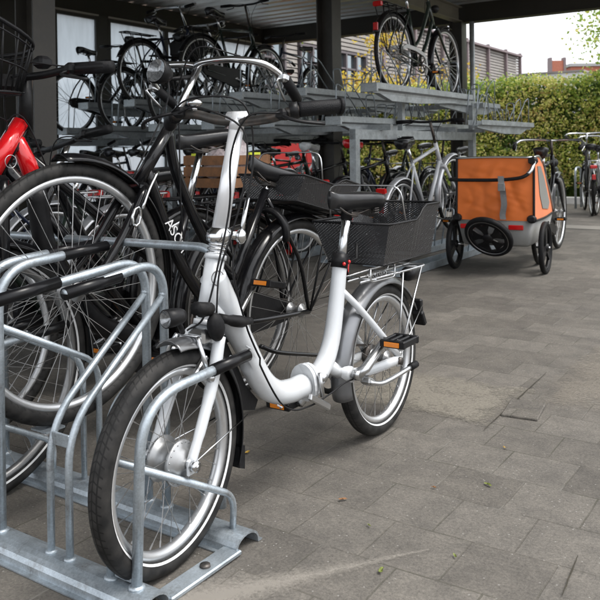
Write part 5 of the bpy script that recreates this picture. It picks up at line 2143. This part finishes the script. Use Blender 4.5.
def ragged(name, col, spread, dens, sc=14.0):
    """thin film of material that breaks up towards the edge of its own sheet (object space, unit square)"""
    m, nt, p, out = new_mat(name)
    tc = nt.nodes.new('ShaderNodeTexCoord')
    nz = nt.nodes.new('ShaderNodeTexNoise'); nz.inputs['Scale'].default_value = sc; nz.inputs['Detail'].default_value = 9; nz.inputs['Roughness'].default_value = .72
    nt.links.new(tc.outputs['Object'], nz.inputs['Vector'])
    sx = nt.nodes.new('ShaderNodeSeparateXYZ'); nt.links.new(tc.outputs['Object'], sx.inputs[0])
    ex = mth(nt, 'DIVIDE', mth(nt, 'ABSOLUTE', sx.outputs[0]), spread[0])
    ey = mth(nt, 'DIVIDE', mth(nt, 'ABSOLUTE', sx.outputs[1]), spread[1])
    e = mth(nt, 'POWER', mth(nt, 'MAXIMUM', ex, ey), 5.0)
    f = mth(nt, 'SUBTRACT', nz.outputs['Fac'], e)
    mr = nt.nodes.new('ShaderNodeMapRange'); mr.inputs['From Min'].default_value = .2; mr.inputs['From Max'].default_value = .5; mr.inputs['To Max'].default_value = dens
    n3 = nt.nodes.new('ShaderNodeTexNoise'); n3.inputs['Scale'].default_value = 70; n3.inputs['Detail'].default_value = 8; n3.inputs['Roughness'].default_value = .8
    nt.links.new(tc.outputs['Object'], n3.inputs['Vector'])
    f = mth(nt, 'ADD', f, mth(nt, 'MULTIPLY', mth(nt, 'SUBTRACT', n3.outputs['Fac'], .5), .9))
    nt.links.new(f, mr.inputs[0])
    n2 = nt.nodes.new('ShaderNodeTexNoise'); n2.inputs['Scale'].default_value = 105; n2.inputs['Detail'].default_value = 8; n2.inputs['Roughness'].default_value = .8
    nt.links.new(tc.outputs['Object'], n2.inputs['Vector'])
    cr = nt.nodes.new('ShaderNodeValToRGB'); cr.color_ramp.elements[0].position = .3; cr.color_ramp.elements[1].position = .7
    cr.color_ramp.elements[0].color = (*[c * .5 for c in col], 1); cr.color_ramp.elements[1].color = (*[c * 1.5 for c in col], 1)
    nt.links.new(n2.outputs['Fac'], cr.inputs['Fac']); nt.links.new(cr.outputs[0], p.inputs['Base Color'])
    p.inputs['Roughness'].default_value = .9
    bp = nt.nodes.new('ShaderNodeBump'); bp.inputs['Strength'].default_value = .7; bp.inputs['Distance'].default_value = .004
    nt.links.new(n2.outputs['Fac'], bp.inputs['Height']); nt.links.new(bp.outputs[0], p.inputs['Normal'])
    tr = nt.nodes.new('ShaderNodeBsdfTransparent'); ms = nt.nodes.new('ShaderNodeMixShader')
    nt.links.new(mr.outputs[0], ms.inputs[0]); nt.links.new(tr.outputs[0], ms.inputs[1]); nt.links.new(p.outputs[0], ms.inputs[2]); nt.links.new(ms.outputs[0], out.inputs[0])
    return m


def mth(nt, op, a, b=None):
    n = nt.nodes.new('ShaderNodeMath'); n.operation = op
    for i, v in enumerate((a, b)):
        if v is None: continue
        if isinstance(v, (int, float)): n.inputs[i].default_value = v
        else: nt.links.new(v, n.inputs[i])
    return n.outputs[0]


def worn(name, b, a, hw, hl, col, dens, label, rot=0.0, sc=14.0):
    k = MB(); k.quad((-hw, -hl, 0), (hw, -hl, 0), (hw, hl, 0), (-hw, hl, 0))
    o = k.build(name, ragged(name + '_mat', col, (hw, hl), dens, sc))
    o.location = S(b, a, .004); o.rotation_euler = (0, 0, -A34 + rot)
    tag(o, label, kind='stuff')


worn('worn_concrete', -1.27, 2.78, .40, .31, (.215, .195, .16), .8, 'worn pale concrete strip in the paving by the rear wheel', sc=7.0)
worn('worn_surface', -.62, 3.35, .40, .62, (.24, .212, .175), .5, 'paler scuffed area of paving to the right', sc=6.0)
worn('moss_film', -.22, 1.82, .10, .20, (.085, .10, .035), .8, 'moss on paving at the lower right edge', sc=22.0)
M_STRIP = mat('pale_paving_strip', (.22, .205, .18), .85, 0, .1, 8, bump=.3)
flat_sheet('path', [(-4.6, 9.15), (6, 9.15), (6, 9.55), (-4.6, 9.55)], .004, M_STRIP, 'pale paving strip across the yard')
k = MB(); k.box((-2.8, 13.14, .05), (17, .14, .12), bev=.01)
kb = k.build('kerb', mat('pale_kerb', (.52, .51, .48), .8, 0, .1, 9, bump=.3)); kb.rotation_euler = (0, 0, -A34)
tag(kb, 'pale concrete kerb along the foot of the hedge', kind='structure')
# soil under the hedge
flat_sheet('soil', [(-12, 13.2), (5, 13.2), (5, 14.6), (-12, 14.6)], .02, mat('soil', (.05, .035, .022), .95, 0, .4, 9, bump=1), 'brown soil with litter under the hedge')
# loose paver
t = site_thing('loose_paver', -.91, 2.76, 0, 'loose grey paving block lying slightly raised beside the worn strip', 'paver')
k = MB(); k.box((0, 0, .004), (.125, .17, .016), Matrix.Rotation(.12, 3, 'Z') @ Matrix.Rotation(.035, 3, 'X'), bev=.003)
k.build('paver_block', M_PAVE, t)
# fallen leaves
rnd = random.Random(11)
M_FL = [mat('fallen_leaf_yellow', (.45, .28, .04), .6), mat('fallen_leaf_green', (.14, .17, .03), .6), mat('fallen_leaf_brown', (.2, .09, .03), .7)]
lw = ['yellow', 'olive green', 'brown']


def fallen(x, y, i, lab, s=.022):
    # ground point for a photograph pixel
    dx, dy = (x - 300) / 780, (y - 150) / 780
    dx2, dy2 = dx - .015 * dy, dy + .015 * dx
    Y = .95 / dy2
    P = Vector((dx2 * Y, Y, .003))
    k = MB(); n = 10; ring = []
    for j in range(n):
        a = 2 * PI * j / n
        r = s * (.5 + .5 * abs(math.cos(a))) * (1 + .25 * rnd.uniform(-1, 1))
        ring.append(Vector((r * math.cos(a), r * .6 * math.sin(a), .002 + .004 * rnd.random())))
    k._add(ring + [Vector((0, 0, .001))], [(j, (j + 1) % n, n) for j in range(n)], False)
    o = k.build('fallen_leaf', M_FL[i]); o.location = P; o.rotation_euler = (0, 0, rnd.uniform(0, 6))
    tag(o, lab, 'leaf', 'leaves fallen on the paving')


for x, y, i, lab in ((247, 454, 0, 'bright yellow curled leaf beside the front wheel of the white bicycle'), (381, 572, 1, 'olive leaf on the paving near the bottom edge'),
                     (434, 489, 2, 'small brown leaf in the middle of the open paving'), (488, 486, 1, 'greenish leaf on the paving below the loose block'),
                     (343, 501, 2, 'brown leaf on the paving right of the rack end bar'), (455, 558, 1, 'small olive leaf low on the right paving'),
                     (369, 527, 1, 'tiny green leaf near the pale powder streak'), (505, 449, 0, 'small yellow leaf on the paving below the worn strip')):
    fallen(x, y, i, lab, .007 if 'small' in lab or 'tiny' in lab else .013)
def gp(x, y):
    dx, dy = (x - 300) / 780, (y - 150) / 780
    dx2, dy2 = dx - .015 * dy, dy + .015 * dx
    Y = .95 / dy2
    return Vector((dx2 * Y, Y, 0))


def joint(x0, y0, x1, y1, w, lab, seed):
    rn = random.Random(seed)
    A_, B_ = gp(x0, y0), gp(x1, y1)
    d = (B_ - A_); L = d.length; d.normalize(); n = Vector((-d.y, d.x, 0))
    lft = []; rgt = []
    m = 14
    for i in range(m + 1):
        c = A_ + d * L * i / m + n * rn.uniform(-.0008, .0008)
        ww = w * .38 * (.35 + .65 * math.sin(PI * (i + .4) / (m + .8))) * rn.uniform(.7, 1.15)
        lft.append(c + n * ww / 2); rgt.append(c - n * ww / 2)
    k = MB(); k.quad(*(lft + rgt[::-1]))
    o = k.build('open_joint', mat('joint_soil', (.035, .03, .02), .95, 0, .3, 60, bump=.6)); o.location.z = .006
    tag(o, lab, kind='structure')


# powder streak



m, nt, p, out = new_mat('spilled_sand')
tc = nt.nodes.new('ShaderNodeTexCoord')
nz = nt.nodes.new('ShaderNodeTexNoise'); nz.inputs['Scale'].default_value = 42; nz.inputs['Detail'].default_value = 8; nz.inputs['Roughness'].default_value = .75
nt.links.new(tc.outputs['Object'], nz.inputs['Vector'])
sx = nt.nodes.new('ShaderNodeSeparateXYZ'); nt.links.new(tc.outputs['Object'], sx.inputs[0])


def mth(nt, op, a, b=None):
    n = nt.nodes.new('ShaderNodeMath'); n.operation = op
    for i, v in enumerate((a, b)):
        if v is None: continue
        if isinstance(v, (int, float)): n.inputs[i].default_value = v
        else: nt.links.new(v, n.inputs[i])
    return n.outputs[0]


# object space: streak runs along x from 0 (thick) to 1 (thin)
wid = mth(nt, 'ADD', mth(nt, 'MULTIPLY', mth(nt, 'SUBTRACT', .5, sx.outputs[0]), .11), .012)
edge = mth(nt, 'DIVIDE', mth(nt, 'ABSOLUTE', sx.outputs[1]), mth(nt, 'MAXIMUM', wid, .004))
ng = nt.nodes.new('ShaderNodeTexNoise'); ng.inputs['Scale'].default_value = 130; ng.inputs['Detail'].default_value = 8; ng.inputs['Roughness'].default_value = .85
nt.links.new(tc.outputs['Object'], ng.inputs['Vector'])
fac = mth(nt, 'SUBTRACT', mth(nt, 'ADD', nz.outputs['Fac'], mth(nt, 'ADD', -.28, mth(nt, 'MULTIPLY', ng.outputs['Fac'], 1.4))), mth(nt, 'ADD', mth(nt, 'MULTIPLY', edge, .6), mth(nt, 'MAXIMUM', mth(nt, 'MULTIPLY', sx.outputs[0], .9), 0)))
mr = nt.nodes.new('ShaderNodeMapRange'); mr.inputs['From Min'].default_value = .2; mr.inputs['From Max'].default_value = .75; mr.inputs['To Max'].default_value = .6
nt.links.new(fac, mr.inputs[0])
p.inputs['Base Color'].default_value = (.30, .275, .24, 1); p.inputs['Roughness'].default_value = .9
tr = nt.nodes.new('ShaderNodeBsdfTransparent'); ms = nt.nodes.new('ShaderNodeMixShader')
nt.links.new(mr.outputs[0], ms.inputs[0]); nt.links.new(tr.outputs[0], ms.inputs[1]); nt.links.new(p.outputs[0], ms.inputs[2]); nt.links.new(ms.outputs[0], out.inputs[0])
k = MB()
P0 = gp(215, 598); P1 = gp(378, 562)
d = P1 - P0
k.quad((-.12, -.09, 0), (.52, -.09, 0), (.52, .09, 0), (-.12, .09, 0))
o = k.build('sand_streak', m); o.location = P0 + Vector((0, 0, .004)); o.rotation_euler = (0, 0, math.atan2(d.y, d.x))
tag(o, 'pale sand streak on the paving', kind='stuff')
joint(484, 431, 546, 374, .012, 'dark open joint at the edge of the worn strip', 1)
joint(562, 598, 578, 558, .011, 'dark open joint at the lower right', 3)
# mossy corner slabs
M_MOSS = mat('mossy_concrete', (.10, .098, .07), .9, 0, .35, 26, bump=.9, bscale=120, dirt=(.07, .10, .02), dirtamt=.8)

# ================================================================== LIGHT, WORLD, CAMERA
w = bpy.data.worlds.new('World')
scene.world = w
w.use_nodes = True
nt = w.node_tree
for n in list(nt.nodes): nt.nodes.remove(n)
out = nt.nodes.new('ShaderNodeOutputWorld'); bg = nt.nodes.new('ShaderNodeBackground')
sky = nt.nodes.new('ShaderNodeTexSky'); sky.sky_type = 'NISHITA'; sky.sun_disc = False
SUN_EL, SUN_AZ = math.radians(62), math.radians(105)     # azimuth clockwise from +Y
sky.sun_elevation = SUN_EL; sky.sun_rotation = SUN_AZ
sky.air_density = 1.0; sky.dust_density = 6.0; sky.ozone_density = 1.0
hsv = nt.nodes.new('ShaderNodeHueSaturation'); hsv.inputs['Saturation'].default_value = .22
nt.links.new(sky.outputs[0], hsv.inputs['Color'])
cl = nt.nodes.new('ShaderNodeMixRGB'); cl.inputs[0].default_value = .6; cl.inputs[2].default_value = (6.3, 6.5, 6.8, 1)
nt.links.new(hsv.outputs[0], cl.inputs[1])
nt.links.new(cl.outputs[0], bg.inputs[0]); bg.inputs[1].default_value = .15
nt.links.new(bg.outputs[0], out.inputs[0])
sun = bpy.data.lights.new('sun', 'SUN'); sun.energy = 1.0; sun.angle = math.radians(20); sun.color = (1, .96, .9)
so = bpy.data.objects.new('sun', sun); C.objects.link(so)
dirv = Vector((math.sin(SUN_AZ) * math.cos(SUN_EL), math.cos(SUN_AZ) * math.cos(SUN_EL), math.sin(SUN_EL)))
so.rotation_euler = dirv.to_track_quat('Z', 'Y').to_euler(); so.location = dirv * 30

cam = bpy.data.cameras.new('camera')
cam.sensor_width = 36; cam.sensor_fit = 'HORIZONTAL'; cam.lens = 780 / 600 * 36
cam.shift_y = -.25; cam.clip_start = .05; cam.clip_end = 1500
co = bpy.data.objects.new('camera', cam); C.objects.link(co)
co.location = (0, 0, .95)
ROLL = .015
co.matrix_world = Matrix.Translation((0, 0, .95)) @ Matrix.Rotation(PI / 2, 4, 'X') @ Matrix.Rotation(-ROLL, 4, 'Z')
scene.camera = co
cam.dof.use_dof = True
cam.dof.focus_distance = 2.3
cam.dof.aperture_fstop = 11

vs = scene.view_settings
vs.view_transform = 'Standard'; vs.look = 'None'; vs.gamma = 1; vs.use_curve_mapping = False
vs.exposure = 1.15
scene.cycles.max_bounces = 8
scene.cycles.transparent_max_bounces = 16
scene.cycles.use_denoising = True
